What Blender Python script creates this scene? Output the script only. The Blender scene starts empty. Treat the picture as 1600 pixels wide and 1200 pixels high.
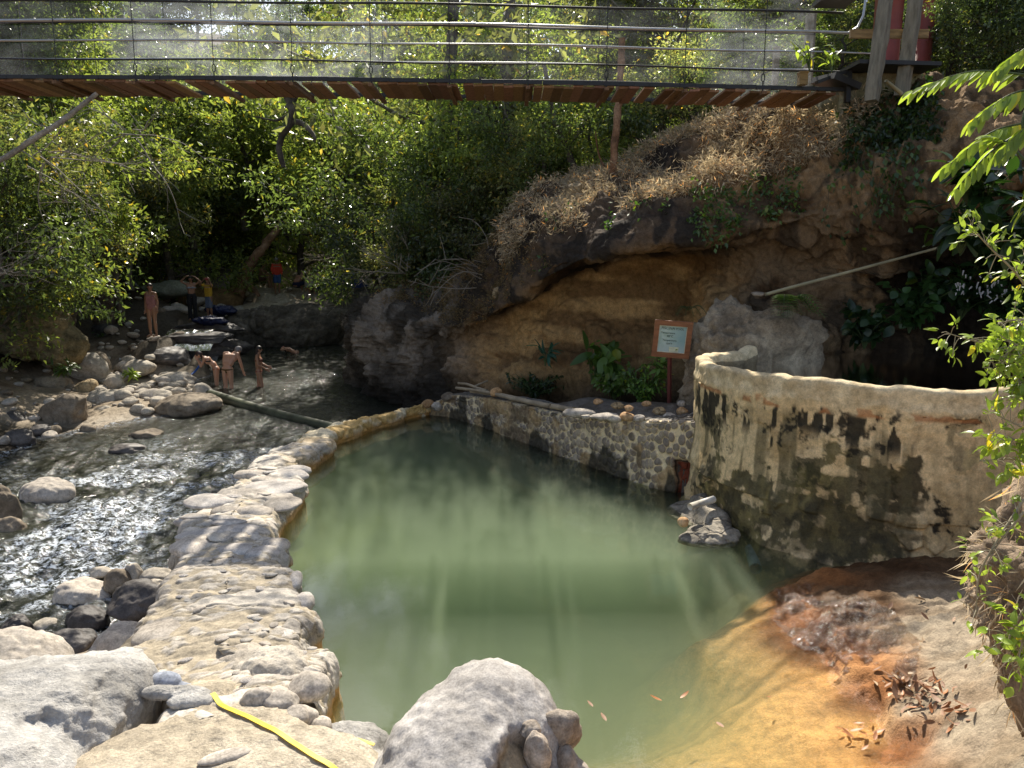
import bpy, bmesh, math, random
import numpy as np
from mathutils import Vector, Matrix, Euler
R = math.radians
# ------------------------------------------------------------------ camera, sky, sun, exposure
FPX, TH, CZ = 1208.0, R(9.4), 3.4
scn = bpy.context.scene
cd = bpy.data.cameras.new('camera'); cam = bpy.data.objects.new('camera', cd)
scn.collection.objects.link(cam); scn.camera = cam
cam.location = (0, 0, CZ); cam.rotation_euler = (R(90) - TH, 0, 0)
cd.lens = 36 * FPX / 1600; cd.sensor_width = 36; cd.clip_end = 800; cd.clip_start = .05
SUN_EL, SUN_AZ = R(45), R(-1)
wd = bpy.data.worlds.new('World'); scn.world = wd; wd.use_nodes = True
sky = wd.node_tree.nodes.new('ShaderNodeTexSky'); sky.sky_type = 'NISHITA'; sky.sun_disc = False
sky.sun_elevation = SUN_EL; sky.sun_rotation = SUN_AZ; sky.air_density = 1.0; sky.dust_density = 1.5
bgn = wd.node_tree.nodes['Background']; bgn.inputs[1] .default_value = .105
hs_ = wd.node_tree.nodes.new('ShaderNodeHueSaturation'); hs_.inputs['Saturation'].default_value = .78
wd.node_tree.links.new(sky.outputs[0], hs_.inputs['Color']); wd.node_tree.links.new(hs_.outputs[0], bgn.inputs[0])
sl = bpy.data.lights.new('sun', 'SUN'); so = bpy.data.objects.new('sun', sl); scn.collection.objects.link(so)
sl.energy = 4.5; sl.angle = R(.53); sl.color = (1, .93, .80)
so.rotation_euler = Vector((math.sin(SUN_AZ) * math.cos(SUN_EL), math.cos(SUN_AZ) * math.cos(SUN_EL), math.sin(SUN_EL))).to_track_quat('Z', 'Y').to_euler()
vs = scn.view_settings; vs.view_transform = 'Standard'; vs.look = 'None'; vs.exposure = 0.86; vs.gamma = 1
scn.cycles.use_denoising = True; scn.cycles.max_bounces = 6; scn.cycles.transparent_max_bounces = 12
scn.cycles.diffuse_bounces = 3; scn.cycles.glossy_bounces = 3; scn.cycles.sample_clamp_indirect = 6; scn.cycles.volume_bounces = 3
COL = scn.collection

# ------------------------------------------------------------------ pixel of the photograph -> point of the place
def ray(px, py):
    u = (np.asarray(px, float) - 800) / FPX; v = (600 - np.asarray(py, float)) / FPX
    return u, math.cos(TH) + v * math.sin(TH), -math.sin(TH) + v * math.cos(TH)
def onz(px, py, z):
    a, b, c = ray(px, py); t = (z - CZ) / c
    return np.array([a * t, b * t, z + 0 * t])
def atd(px, py, D):
    a, b, c = ray(px, py); t = D / b
    return np.array([a * t, D + 0 * t, CZ + c * t])
def proj(V):
    V = np.asarray(V, float); dz = V[..., 2] - CZ
    f = V[..., 1] * math.cos(TH) - dz * math.sin(TH); up = V[..., 1] * math.sin(TH) + dz * math.cos(TH)
    return 800 + FPX * V[..., 0] / f, 600 - FPX * up / f

# ------------------------------------------------------------------ numpy noise
def hsh(ix, iy, iz, s):
    with np.errstate(over='ignore'):
        h = ix.astype(np.int64).astype(np.uint32) * np.uint32(374761393) + iy.astype(np.int64).astype(np.uint32) * np.uint32(668265263) \
            + iz.astype(np.int64).astype(np.uint32) * np.uint32(2147483647 - 62) + np.uint32((s * 974711 + 1013) & 0xffffffff)
        h = (h ^ (h >> np.uint32(13))) * np.uint32(1274126177); h = (h ^ (h >> np.uint32(16))) * np.uint32(2246822519)
        h = h ^ (h >> np.uint32(15))
    return h.astype(np.float64) / 4294967295.0
def vnoise(P, s=0):
    P = np.asarray(P, float); i = np.floor(P); f = P - i; f = f * f * f * (f * (f * 6 - 15) + 10); r = 0
    for dx in (0, 1):
        wx = f[..., 0] if dx else 1 - f[..., 0]
        for dy in (0, 1):
            wy = f[..., 1] if dy else 1 - f[..., 1]
            for dz in (0, 1):
                wz = f[..., 2] if dz else 1 - f[..., 2]
                r = r + wx * wy * wz * hsh(i[..., 0] + dx, i[..., 1] + dy, i[..., 2] + dz, s)
    return r * 2 - 1
def fbm(P, o=4, s=0, g=.5):
    r = 0; a = 1; P = np.asarray(P, float)
    for k in range(o):
        r = r + a * vnoise(P * 2 ** k + 7.3 * k, s + k); a *= g
    return r
def ridged(P, o=4, s=0, g=.5):
    r = 0; a = 1; P = np.asarray(P, float)
    for k in range(o):
        r = r + a * (1 - 2 * np.abs(vnoise(P * 2 ** k + 3.1 * k, s + k))); a *= g
    return r
def worley(P, s=0):
    P = np.asarray(P, float); i = np.floor(P); F1 = np.full(P.shape[:-1], 9.); F2 = F1.copy(); ID = F1 * 0
    flat = bool(np.ptp(P[..., 2]) == 0)
    for dx in (-1, 0, 1):
        for dy in (-1, 0, 1):
            for dz in ((0,) if flat else (-1, 0, 1)):
                c = [i[..., 0] + dx, i[..., 1] + dy, i[..., 2] + dz]
                q = [c[k] + .1 + .8 * hsh(*c, s + 11 * k) for k in range(3)]
                if flat: q[2] = P[..., 2]
                d = np.sqrt(sum((P[..., k] - q[k]) ** 2 for k in range(3)))
                near = d < F1; F2 = np.where(near, F1, np.minimum(F2, d)); ID = np.where(near, hsh(*c, s + 77), ID); F1 = np.where(near, d, F1)
    return F1, F2, ID
def xyz(x, y, z=0): return np.stack([x, y, z + 0 * x], -1)
def sm(a, b, x): t = np.clip((x - a) / (b - a), 0, 1); return t * t * (3 - 2 * t)
def mixc(a, b, f): f = np.asarray(f)[..., None]; return np.asarray(a) * (1 - f) + np.asarray(b) * f

# ------------------------------------------------------------------ objects
def tag(o, label=None, cat=None, group=None, kind=None):
    if label: o['label'] = label
    if cat: o['category'] = cat
    if group: o['group'] = group
    if kind: o['kind'] = kind
    return o
def mesh(name, V, F, mat, smooth=True, col=None, attrs=None):
    V = np.asarray(V, np.float32).reshape(-1, 3); me = bpy.data.meshes.new(name)
    if isinstance(F, np.ndarray):
        n, k = F.shape; me.vertices.add(len(V)); me.vertices.foreach_set('co', V.ravel())
        me.loops.add(n * k); me.loops.foreach_set('vertex_index', F.astype(np.int32).ravel())
        me.polygons.add(n); me.polygons.foreach_set('loop_start', np.arange(0, n * k, k, dtype=np.int32))
        me.polygons.foreach_set('loop_total', np.full(n, k, np.int32)); me.update(calc_edges=True)
    else:
        me.from_pydata([tuple(map(float, v)) for v in V], [], F); me.update()
    me.polygons.foreach_set('use_smooth', np.full(len(me.polygons), bool(smooth)))
    if col is not None:
        a = me.color_attributes.new('Col', 'FLOAT_COLOR', 'POINT'); c = np.ones((len(V), 4), np.float32); c[:, :3] = np.clip(np.asarray(col).reshape(-1, 3), 0, 1); a.data.foreach_set('color', c.ravel())
    for k, v in (attrs or {}).items():
        dom = 'POINT' if len(v) == len(V) else 'FACE'
        a = me.attributes.new(k, 'FLOAT', dom); a.data.foreach_set('value', np.asarray(v, np.float32).ravel())
    if mat: me.materials.append(mat)
    return me
def link(name, me, parent=None, loc=None):
    o = bpy.data.objects.new(name, me); COL.objects.link(o); o.parent = parent
    if loc is not None: o.location = loc
    return o
def empty(name, loc, rz=0.):
    o = bpy.data.objects.new(name, None); COL.objects.link(o); o.location = [float(a) for a in loc]; o.rotation_euler.z = rz; o.empty_display_size = .2
    return o
def gfaces(nu, nv, cu=False):
    i = np.arange(nu if cu else nu - 1)[:, None]; j = np.arange(nv - 1)[None]; i2 = (i + 1) % nu
    return np.stack(np.broadcast_arrays(i * nv + j, i2 * nv + j, i2 * nv + j + 1, i * nv + j + 1), -1).reshape(-1, 4)
def gnormals(G):
    du = np.gradient(G, axis=0); dv = np.gradient(G, axis=1); n = np.cross(du, dv); return n / (np.linalg.norm(n, axis=-1, keepdims=True) + 1e-9)
class MB:
    def __init__(s): s.V = []; s.F = []; s.n = 0; s.C = []
    def add(s, V, F, c=None):
        V = np.asarray(V, float).reshape(-1, 3); s.V.append(V)
        s.F += [tuple(int(a) + s.n for a in f) for f in F]; s.n += len(V); s.C.append(np.tile(c if c is not None else (1, 1, 1), (len(V), 1)))
    def box(s, c, d, rot=None, col=None):
        x, y, z = [a / 2 for a in d]; V = np.array([[-x, -y, -z], [x, -y, -z], [x, y, -z], [-x, y, -z], [-x, -y, z], [x, -y, z], [x, y, z], [-x, y, z]])
        if rot is not None: V = V @ np.array(Euler(rot).to_matrix()).T
        s.add(V + np.array(c), [(0, 3, 2, 1), (4, 5, 6, 7), (0, 1, 5, 4), (1, 2, 6, 5), (2, 3, 7, 6), (3, 0, 4, 7)], col)
    def tube(s, P, r, n=8, col=None, caps=True, wob=0, seed=0):
        P = np.asarray(P, float); r = np.full(len(P), r) if np.isscalar(r) else np.asarray(r, float)
        T = np.gradient(P, axis=0); T /= np.linalg.norm(T, axis=1, keepdims=True) + 1e-9
        up = np.array([0, 0, 1.]) if abs(T[0, 2]) < .9 else np.array([1., 0, 0]); Vs = []; a = np.arange(n) * 2 * math.pi / n
        x = None
        for p, t, q in zip(P, T, r):
            x = np.cross(up, t) if x is None else x - t * np.dot(x, t)
            x /= np.linalg.norm(x) + 1e-9; y = np.cross(t, x)
            Vs.append(p + q * (np.cos(a)[:, None] * x + np.sin(a)[:, None] * y))
        V = np.array(Vs)
        if wob: V = V + wob * np.stack([vnoise(V * 6, seed + k) for k in range(3)], -1) * r[:, None, None]
        F = [tuple(f) for f in gfaces(len(P), n, False)]
        F += [(i * n + n - 1, (i + 1) * n + n - 1, (i + 1) * n, i * n) for i in range(len(P) - 1)]
        if caps: F += [tuple(range(n))[::-1], tuple((len(P) - 1) * n + k for k in range(n))]
        s.add(V, F, col)
    def build(s, name, mat, parent=None, smooth=False, loc=None, col=False):
        V = np.concatenate(s.V); return link(name, mesh(name, V, s.F, mat, smooth, np.concatenate(s.C) if col else None), parent, loc)
def curve(pts, n):
    P = np.asarray(pts, float); t = np.linspace(0, len(P) - 1, n); i = np.clip(t.astype(int), 0, len(P) - 2); f = (t - i)[:, None]
    Q = np.concatenate([[2 * P[0] - P[1]], P, [2 * P[-1] - P[-2]]]); a, b, c, d = Q[i], Q[i + 1], Q[i + 2], Q[i + 3]
    return .5 * ((2 * b) + (c - a) * f + (2 * a - 5 * b + 4 * c - d) * f * f + (3 * b - a - 3 * c + d) * f ** 3)

# ------------------------------------------------------------------ materials
class N:
    def __init__(s, name):
        s.m = bpy.data.materials.new(name); s.m.use_nodes = True; s.t = s.m.node_tree; s.t.nodes.clear()
        s.out = s.t.nodes.new('ShaderNodeOutputMaterial'); s.tc = s.t.nodes.new('ShaderNodeTexCoord')
    def __call__(s, typ, ins=None, **props):
        n = s.t.nodes.new('ShaderNode' + typ)
        for k, v in props.items(): setattr(n, k, v)
        for k, v in (ins or {}).items(): s.set(n.inputs[k], v)
        return n
    def set(s, sock, v):
        if isinstance(v, bpy.types.NodeSocket): s.t.links.new(v, sock)
        elif isinstance(v, (tuple, list)) and len(v) == 3 and sock.type == 'RGBA': sock.default_value = (*v, 1)
        else: sock.default_value = v
    def noise(s, scale, detail=6, rough=.55, vec=None, dist=0, sc=None):
        v = vec or s.tc.outputs['Object']
        if sc: v = s('Mapping', {0: v, 3: sc}).outputs[0]
        return s('TexNoise', {'Vector': v, 'Scale': scale, 'Detail': detail, 'Roughness': rough, 'Distortion': dist}).outputs[0]
    def ramp(s, fac, stops):
        n = s('ValToRGB', {0: fac}); e = n.color_ramp.elements
        while len(e) < len(stops): e.new(.5)
        for el, (p, c) in zip(e, stops): el.position = p; el.color = (*c, 1) if isinstance(c, tuple) else (c, c, c, 1)
        return n.outputs[0]
    def mix(s, f, a, b, blend='MIX'):
        n = s('Mix', data_type='RGBA', blend_type=blend); s.set(n.inputs[0], f); s.set(n.inputs[6], a); s.set(n.inputs[7], b); return n.outputs[2]
    def math(s, op, a, b=0., c=None, clamp=False):
        n = s('Math', {0: a, 1: b}, operation=op); n.use_clamp = clamp
        if c is not None: s.set(n.inputs[2], c)
        return n.outputs[0]
    def attr(s, name, o='Fac'): return s('Attribute', attribute_name=name).outputs[o]
    def bump(s, h, strength=.5, dist=.02, normal=None):
        i = {'Height': h, 'Strength': strength, 'Distance': dist}
        if normal: i['Normal'] = normal
        return s('Bump', i).outputs[0]
    def prin(s, base, rough=.6, normal=None, spec=.5, **k):
        i = {'Base Color': base, 'Roughness': rough, 'Specular IOR Level': spec}
        if normal: i['Normal'] = normal
        i.update(k); return s('BsdfPrincipled', i).outputs[0]
    def mixs(s, f, a, b): return s('MixShader', {0: f, 1: a, 2: b}).outputs[0]
    def end(s, sh): s.t.links.new(sh, s.out.inputs[0]); return s.m
def rockmat(name, cols=None, scale=1.5, rough=.85, bump=.5, bd=.03, bs=9, rnd=.25, vcol=False, cr=None, spec=.3, wet=None, speck=.5):
    m = N(name); a = m.noise(scale, 8, .6); b = m.noise(scale * 7, 6, .65); f = m.noise(60, 3, .6)
    if vcol: c = m.attr('Col', 'Color')
    else: c = m.ramp(a, [(.3, cols[0]), (.5, cols[1]), (.7, cols[2])])
    c = m.mix(1., c, m.ramp(b, [(.25, .55), (.5, 1.), (.75, 1.35)]), 'MULTIPLY')
    c = m.mix(speck, c, m.ramp(f, [(.32, .55), (.5, 1.), (.68, 1.4)]), 'MULTIPLY')
    if rnd: c = m.mix(1., c, m.math('MULTIPLY_ADD', m('ObjectInfo').outputs['Random'], 2 * rnd, 1 - rnd), 'MULTIPLY')
    n = m.bump(m.noise(bs, 10, .68), bump, bd)
    n = m.bump(f, bump * .4, bd * .12, n)
    if cr:  # cracks
        v = m('TexVoronoi', {'Vector': m.mix(.12, m.tc.outputs['Object'], m('TexNoise', {'Vector': m.tc.outputs['Object'], 'Scale': 3., 'Detail': 4.}).outputs[1]), 'Scale': cr}, feature='DISTANCE_TO_EDGE').outputs[0]
        k = m.ramp(v, [(0., 0.), (.045, 1.)]); n = m.bump(k, .7, .03, n); c = m.mix(m.math('MULTIPLY_ADD', k, -.35, .35), c, (.05, .035, .02))
    r = rough if wet is None else m.mix(wet if not isinstance(wet, str) else m.attr(wet), (rough,) * 3, (.16,) * 3)
    return m.end(m.prin(c, r, n, spec))
def flat(name, c, rough=.6, metal=0., bump=0, var=.15, scale=8, sc=None, spec=.4):
    m = N(name); a = m.noise(scale, 6, .6, sc=sc); k = m.mix(1., c, m.ramp(a, [(.25, 1 - 2 * var), (.75, 1 + var)]), 'MULTIPLY')
    n = m.bump(m.noise(scale * 4, 6, .6, sc=sc), bump, .01) if bump else None
    return m.end(m.prin(k, rough, n, spec, Metallic=metal))
def leafmat(name, c1, c2, trans=.4, rough=.4, tc=None, spec=.5, rv=.9):
    m = N(name); r = m.attr('rnd'); c = m.ramp(r, [(0., c1), (.6, c2), (.93, tuple(min(1, a * 1.5) for a in c2)), (1., (c2[0] * 2.6, c2[1] * 1.5, c2[2] * .6))])
    c = m.mix(1., c, m.math('MULTIPLY_ADD', m('ObjectInfo').outputs['Random'], rv, 1 - rv / 2), 'MULTIPLY')
    p = m.prin(c, rough, None, spec); tcol = m.mix(1., c, tc or (2.6, 2.9, 1.0), 'MULTIPLY')
    return m.end(m.mixs(trans, p, m('BsdfTranslucent', {'Color': tcol}).outputs[0]))

# ------------------------------------------------------------------ rocks
_ico = {}
def ico(sub):
    if sub not in _ico:
        b = bmesh.new(); bmesh.ops.create_icosphere(b, subdivisions=sub, radius=1); b.verts.ensure_lookup_table()
        _ico[sub] = (np.array([v.co[:] for v in b.verts]), np.array([[v.index for v in f.verts] for f in b.faces])); b.free()
    return _ico[sub]
def rock_verts(size, seed=0, sub=4, ang=.5, amp=.12, det=.03, fr=1.3, sq=0.):
    D, F = ico(sub); rs = np.random.RandomState(seed + 1); P = D.copy()
    if sq: P = np.sign(P) * np.abs(P) ** (1 - sq); P /= np.max(np.abs(P), axis=1, keepdims=True) ** sq * np.linalg.norm(P, axis=1, keepdims=True) ** (1 - sq)
    r = np.ones(len(P)); U = P / np.linalg.norm(P, axis=1, keepdims=True); rad = np.linalg.norm(P, axis=1)
    for k in range(int(14 * ang) + 2):    # chipped planes
        n = rs.normal(size=3); n /= np.linalg.norm(n); h = rs.uniform(.72, .95) if ang < .6 else rs.uniform(.6, .9)
        c = U @ n; lim = np.where(c > .1, h / np.maximum(c, .1), 9); e = 26 if ang > .5 else 11
        rad = (rad ** -e + lim ** -e) ** (-1 / e) if ang > 0 else rad
    P = U * rad[:, None]; P = P + U * (amp * fbm(P * fr + seed * 3.7, 3, seed) + det * fbm(P * 5 + seed, 4, seed + 9))[:, None]
    return P * np.array(size) * .5, F
def rock(name, loc, size, mat, seed=0, rz=None, label=None, cat='rock', group=None, parent=None, sub=4, tilt=(0, 0), **k):
    V, F = rock_verts(size, seed, sub, **k); o = link(name, mesh(name, V, F, mat), parent, [float(a) for a in loc])
    o.rotation_euler = (tilt[0], tilt[1], (seed * 1.7 % 6.28) if rz is None else rz)
    if label: tag(o, label, cat, group)
    return o
def blob(parts, seed, sub=6, amp=.05, det=.02, fr=1.5, e=14, rid=0., org=None):
    """union of ellipsoids (centre, radii) as seen from the first one's centre, with worn and broken detail"""
    D, F = ico(sub); o = np.array(parts[0][0], float) if org is None else np.array(org, float); T = np.zeros(len(D)) + 1e-3
    for c, r in parts:
        r = np.array(r, float); q = (o - np.array(c, float)) / r; d = D / r
        A = (d * d).sum(1); B = (d * q).sum(1); C = (q * q).sum() - 1; disc = B * B - A * C
        t = np.where(disc > 0, (-B + np.sqrt(np.maximum(disc, 0))) / A, 0); t = np.maximum(t, 1e-3)
        T = (T ** e + t ** e) ** (1 / e)
    P = o + D * T[:, None]; n = amp * fbm(P * fr, 3, seed) + det * fbm(P * fr * 5, 5, seed + 5, .6) + rid * ridged(P * fr * 1.6, 4, seed + 31)
    return P + D * n[:, None], F
# ================================================================== THE GROUND (bed of pool and river, banks, shelf, hillside)
CO = dict(bed=(.07, .055, .035), bar=(.33, .27, .20), soil=(.035, .024, .014), cream=(.33, .27, .195), orange=(.31, .135, .05), ochre=(.68, .38, .15), wetshade=(.14, .08, .04),
          deep=(.13, .15, .09), rubble=(.10, .085, .065), pale=(.5, .43, .33), ledge=(.15, .13, .11), litter=(.16, .10, .05))
def zr(y): return -.95 + (np.clip(y, 3, 31) - 5) * .026
cp = []
def c1(px, py, z, k): p = onz(px, py, z if z > -.06 or k in ('bar', 'soil') else (-.6 if px < 640 and k == 'bed' else 0.)); cp.append((p[0], p[1], z, CO[k]))
def cw(x, y, z, k): cp.append((x, y, z, CO[k]))
for a in [(100,760),(200,830),(300,740),(100,900),(400,680),(450,620),(500,580),(560,640),(350,700),(250,700),(40,860),(520,600),(420,600),(600,640),(150,800),(30,800),(540,610),(470,590),(560,590),(500,560),(450,570),(400,600),(440,550),(530,640),(335,575),(325,562),(350,562),(345,590)]: c1(*a, -1.3, 'bed')
for a in [(150,715),(30,715),(60,740),(250,668),(120,690)]: c1(*a, -.92, 'bed')
for a in [(250,612),(200,590),(150,612),(300,600),(60,650),(180,640),(250,590),(120,640),(290,625)]: c1(*a, -.42, 'bar')
for a in [(200,560),(150,575),(60,600),(20,640),(230,560)]: c1(*a, -.2, 'bar')
c1(10, 700, -.6, 'soil'); c1(40, 680, -.62, 'bed'); c1(270, 575, -.5, 'bed'); c1(310, 590, -.7, 'bed'); c1(350, 575, -.9, 'bed'); c1(330, 600, -.8, 'bed')
c1(30, 560, .5, 'soil'); c1(100, 540, .3, 'soil'); c1(180, 535, .2, 'rubble')
for a in [(240,527,.78),(200,525,.7),(290,520,.8),(320,530,.7)]: c1(*a, 'rubble')
for a in [(300,497,.95),(250,500,.95),(200,490,.95),(350,480,1.0)]: c1(*a, 'rubble')
for a in [(400,470,1.35),(430,458,1.5),(440,450,1.5),(500,452,1.6),(350,445,1.9),(250,440,1.9),(380,458,1.5),(560,455,1.6)]: c1(*a, 'pale')
for a in [(350,562,-.8),(420,556,-.9),(500,552,-.9),(540,570,-.9),(470,548,-.9)]: c1(*a, 'bed')
cw(-9.6, 32.6, 1.0, 'rubble'); cw(-7, 33.4, 1.0, 'rubble'); cw(-4.6, 36, .3, 'rubble'); cw(-4.5, 33, -.6, 'bed'); cw(-6, 37, 1.3, 'rubble')
for a in [(-16,22,1.0),(-19,24,4.5),(-24,30,9),(-30,45,15),(-22,40,6),(-15,40,3),(-14,12,-.2),(-17,14,2),(-16,32,2.4),(-22,18,5),(-30,20,9),(-13.5,27,1.2),(-20,55,9),(-40,30,16),(-45,80,28),(-70,60,34)]: cw(*a, 'soil')
for a in [(0,50,4),(-10,52,4.5),(10,50,7),(0,80,16),(30,80,20),(-20,80,17),(25,50,12),(60,60,22),(50,30,16),(0,140,32),(60,140,36),(-70,140,44),(0,220,50),(-150,150,60),(150,150,55),(150,0,30),(-150,0,30)]: cw(*a, 'soil')
for a in [(-2.4,31,.8),(2,31,2.6),(2,23.5,2.6),(8,23,4.3),(14,22,5),(9,18.5,3.6),(16,14,5),(5,27,4),(-1.6,24,.2),(6,34,4),(20,30,8),(14,40,8),(-2.6,40,2)]: cw(*a, 'litter')
for a in [(0,19.5,-.9),(2,17.5,-.5),(5,15.5,-.4),(-1,21,-.9),(9,13.5,-.3)]: cw(*a, 'soil')
for a in [(720,618,.4),(780,622,.48),(850,632,.62),(950,643,.82),(1050,645,.98),(1100,648,1.0),(900,630,.8),(1000,630,1.0),(1060,632,1.1)]: c1(*a, 'ledge')
for a in [(1200,925,.02),(1230,960,.05),(1300,905,.12),(1240,990,.02)]: c1(*a, 'orange')
for a in [(1400,890,.18),(1500,880,.22),(1350,960,.16),(1330,900,.14),(1300,940,.1)]: c1(*a, 'wetshade')  # wet brown rock, with the tank's shade also darkened into its colour
for a in [(1450,930,.26),(1550,950,.38),(1480,1050,.26),(1500,1150,.32),(1600,1200,.55),(1420,1120,.12),(1600,1050,.6),(1440,990,.25)]: c1(*a, 'cream')
for a in [(1285,1040,.015),(1345,1105,.01),(1400,1185,.01)]: c1(*a, 'orange')
for a in [(1245,1060,-.07),(1200,1150,-.13),(1280,1190,-.10),(1330,1150,-.05),(1130,1190,-.2),(1160,1010,-.2),(1180,1090,-.13)]: c1(*a, 'ochre')
for a in [(1100,1100,-.34),(1000,1185,-.36),(1150,960,-.14),(1090,965,-.3),(1080,1020,-.6),(920,1190,-.5),(540,1165,-.35),(1140,930,-.25)]: c1(*a, 'ochre')
for a in [(950,1000,-1.1),(800,800,-1.4),(600,800,-1.2),(700,700,-1.2),(560,1080,-.9),(1000,850,-1.1),(900,900,-1.3),(700,950,-1.4),(1060,870,-.8),(1010,920,-1.0),(1120,900,-.6)]: c1(*a, 'deep')
for a in [(300,1150,.0),(100,1150,-.3),(0,1100,-.5),(700,1190,-.5),(220,1000,-.7)]: c1(*a, 'bar')
for a in [(0,3.2,0),(-2,3,.2),(2,3,0),(-6,4,-.6),(-7.5,7,-1.2),(-10,8,-1.3),(-10,12,-1.1)]: cw(*a, 'bar')
for a in [(4.2,3.2,.7),(5.2,5.0,1.2),(6,6.8,.5),(9,8,2.6),(10,4,3),(0,0,1.7),(0,-6,2.2),(8,-6,3),(-9,-6,1),(5,10.5,-.3),(7.5,10.5,0),(3.5,10,-.3)]: cw(*a, 'litter')
for a in [(655,642),(560,668),(480,712),(400,760),(360,830),(340,900),(330,980)]: c1(*a, -.9, 'bed')
CP = np.array([[c[0], c[1], c[2]] for c in cp]); CC = np.array([c[3] for c in cp]); K = len(CP)
_d = np.linalg.norm(CP[:, None, :2] - CP[None, :, :2], axis=2)
_A = np.zeros((K + 1, K + 1)); _A[:K, :K] = _d + np.eye(K) * -.0; _A[:K, K] = 1; _A[K, :K] = 1
_w = np.linalg.lstsq(_A, np.append(CP[:, 2], 0), rcond=None)[0]
def ground0(x, y):
    P = np.stack([np.ravel(x), np.ravel(y)], 1); z = np.zeros(len(P)); c = np.zeros((len(P), 3))
    for i in range(0, len(P), 20000):
        d = np.linalg.norm(P[i:i + 20000, None] - CP[None, :, :2], axis=2); z[i:i + 20000] = d @ _w[:K] + _w[K]
        q = 1 / (d + .06) ** 5; c[i:i + 20000] = (q @ CC) / q.sum(1)[:, None]
    return z.reshape(np.shape(x)), c.reshape(np.shape(x) + (3,))
def ground(x, y):
    x = np.asarray(x, float); y = np.asarray(y, float)
    wx = .18 * fbm(xyz(x * .9, y * .9), 2, 5); z, c = ground0(x + wx, y + wx * .7)
    P = xyz(x, y); far = sm(20, 60, np.hypot(x, y)); rough = .05 + .5 * far
    pool = sm(6.5, 4.5, np.hypot(x - 1.4, (y - 7.5) * .75)) * (z < .6)      # limestone shelf: low, terraced relief
    n = fbm(P * .8, 5, 3); t = ridged(P * 1.7, 4, 8)
    z = z + (1 - pool) * rough * n * 1.2 + pool * (.028 * fbm(P * 2.2, 4, 4) + .016 * ridged(P * 3., 4, 6) * (z > -.5))
    st = pool * (z > .015) * .035; z = z + st * np.round(n * 3) * .45 + pool * (z > .03) * (.024 * ridged(P * 2.3, 4, 66) + .016 * ridged(P * 9, 3, 67))
    if WALLXY is not None: z = np.where((x > WALLXY[0, 0]) & (x < 2.9) & (y < np.interp(x, WALLXY[:, 0], WALLXY[:, 1]) + .05) & (y > np.interp(x, WALLXY[:, 0], WALLXY[:, 1]) - 2.2), np.minimum(z, -.45), z)
    dark = mixc(c, c * np.array([.5, .42, .34]), sm(.1, .9, ridged(P * 2.4, 3, 55)) * .5 * (z > -.05) + .4 * sm(.0, .6, fbm(P * 1.3, 4, 9)))
    return z, dark
wt = [(672,632),(705,618),(740,620),(790,627),(850,640),(900,648),(960,652),(1020,656),(1070,657),(1112,655)]; wb = [(672,648),(703,652),(745,664),(795,683),(850,703),(905,722),(960,742),(1020,762),(1070,772),(1112,780)]
WALLXY = np.array([onz(a, b_, 0.)[:2] for a, b_ in wb])
def axis(a, b, lo, hi, d, g=1.06):
    core = list(np.arange(a, b, d)); s = d; q = b; up = []
    while q < hi: up.append(q); s *= g; q += s
    s = d; q = a; dn = []
    while q > lo: s *= g; q -= s; dn.append(q)
    return np.array(dn[::-1] + core + up)
ax = axis(-7., 6., -160, 160, .035, 1.05); ay = axis(4.6, 13., -12, 230, .035, 1.025)
X, Y = np.meshgrid(ax, ay, indexing='ij'); Z, C_ = ground(X, Y)
G = np.stack([X, Y, Z], -1)
wetc = sm(.10, .0, Z) * (X > -3.5) * (Y < 15) * (Y > 3) + sm(.15, -.02, Z - zr(Y)) * (X < -3.); wetc = np.clip(wetc + .9 * (C_[..., 0] > 2.3 * C_[..., 2]) * (X > 1) * (Y < 9) * sm(.3, .15, Z) * (vnoise(xyz(X * 1.3, Y * 1.3), 3) > -.3), 0, 1)
MG = rockmat('ground_rock', vcol=True, spec=.12, bump=.7, bs=5, rnd=0, wet='wet', rough=.85, bd=.07, speck=.5)
tag(link('ground', mesh('ground', G, gfaces(len(ax), len(ay)), MG, True, C_, {'wet': wetc.ravel()})), kind='structure')
def gz(x, y): return float(ground(np.array([x]), np.array([y]))[0][0])

# ------------------------------------------------------------------ walkway ribbon around the pool
IN = [(676,646,.0),(640,655,0),(600,668,0),(560,684,0),(522,700,0),(497,720,0),(483,742,0),(474,768,0),(460,795,0),(449,820,0),(443,845,0),(441,875,0),(448,905,0),(462,935,0),(480,968,0),(487,1002,0),(486,1034,0),(500,1062,0),(517,1090,0),(521,1130,0),(519,1165,0)]
OUT = [(668,634,.22),(622,642,.22),(575,650,.22),(528,663,.22),(478,680,.22),(440,698,.24),(408,718,.26),(372,742,.28),(335,768,.28),(305,792,.28),(285,815,.3),(272,848,.3),(262,878,.3),(246,905,.32),(225,938,.34),(206,972,.34),(203,1010,.36),(212,1050,.36),(228,1090,.4),(240,1120,.4),(250,1160,.4)]
I3 = np.array([onz(a, b, c) for a, b, c in IN]); O3 = np.array([onz(a, b, c) for a, b, c in OUT])
NS = 1000; I3 = curve(I3, NS); O3 = curve(O3, NS)
def walkway_at(s, t):   # s along 0..1 (far to near), t across 0 = pool, 1 = river
    k = int(s * (NS - 1)); return I3[k] * (1 - t) + O3[k] * t
cross = [(-.03, -.9), (-.015, -.3), (0, .0), (.0, .45), (.03, .75), (.08, .95), (.2, 1.), (.4, 1.06), (.6, 1.08), (.8, 1.02), (.92, .96), (.98, .75), (1.01, .2), (1.05, -1.2), (1.1, -3.2), (1.14, -5.)]
cr_ = curve([(a, b, 0) for a, b in cross], 130); tt, hh = cr_[:, 0], cr_[:, 1]
S = np.linspace(0, 1, NS)[:, None]; top = (O3[:, 2])[:, None]
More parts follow.
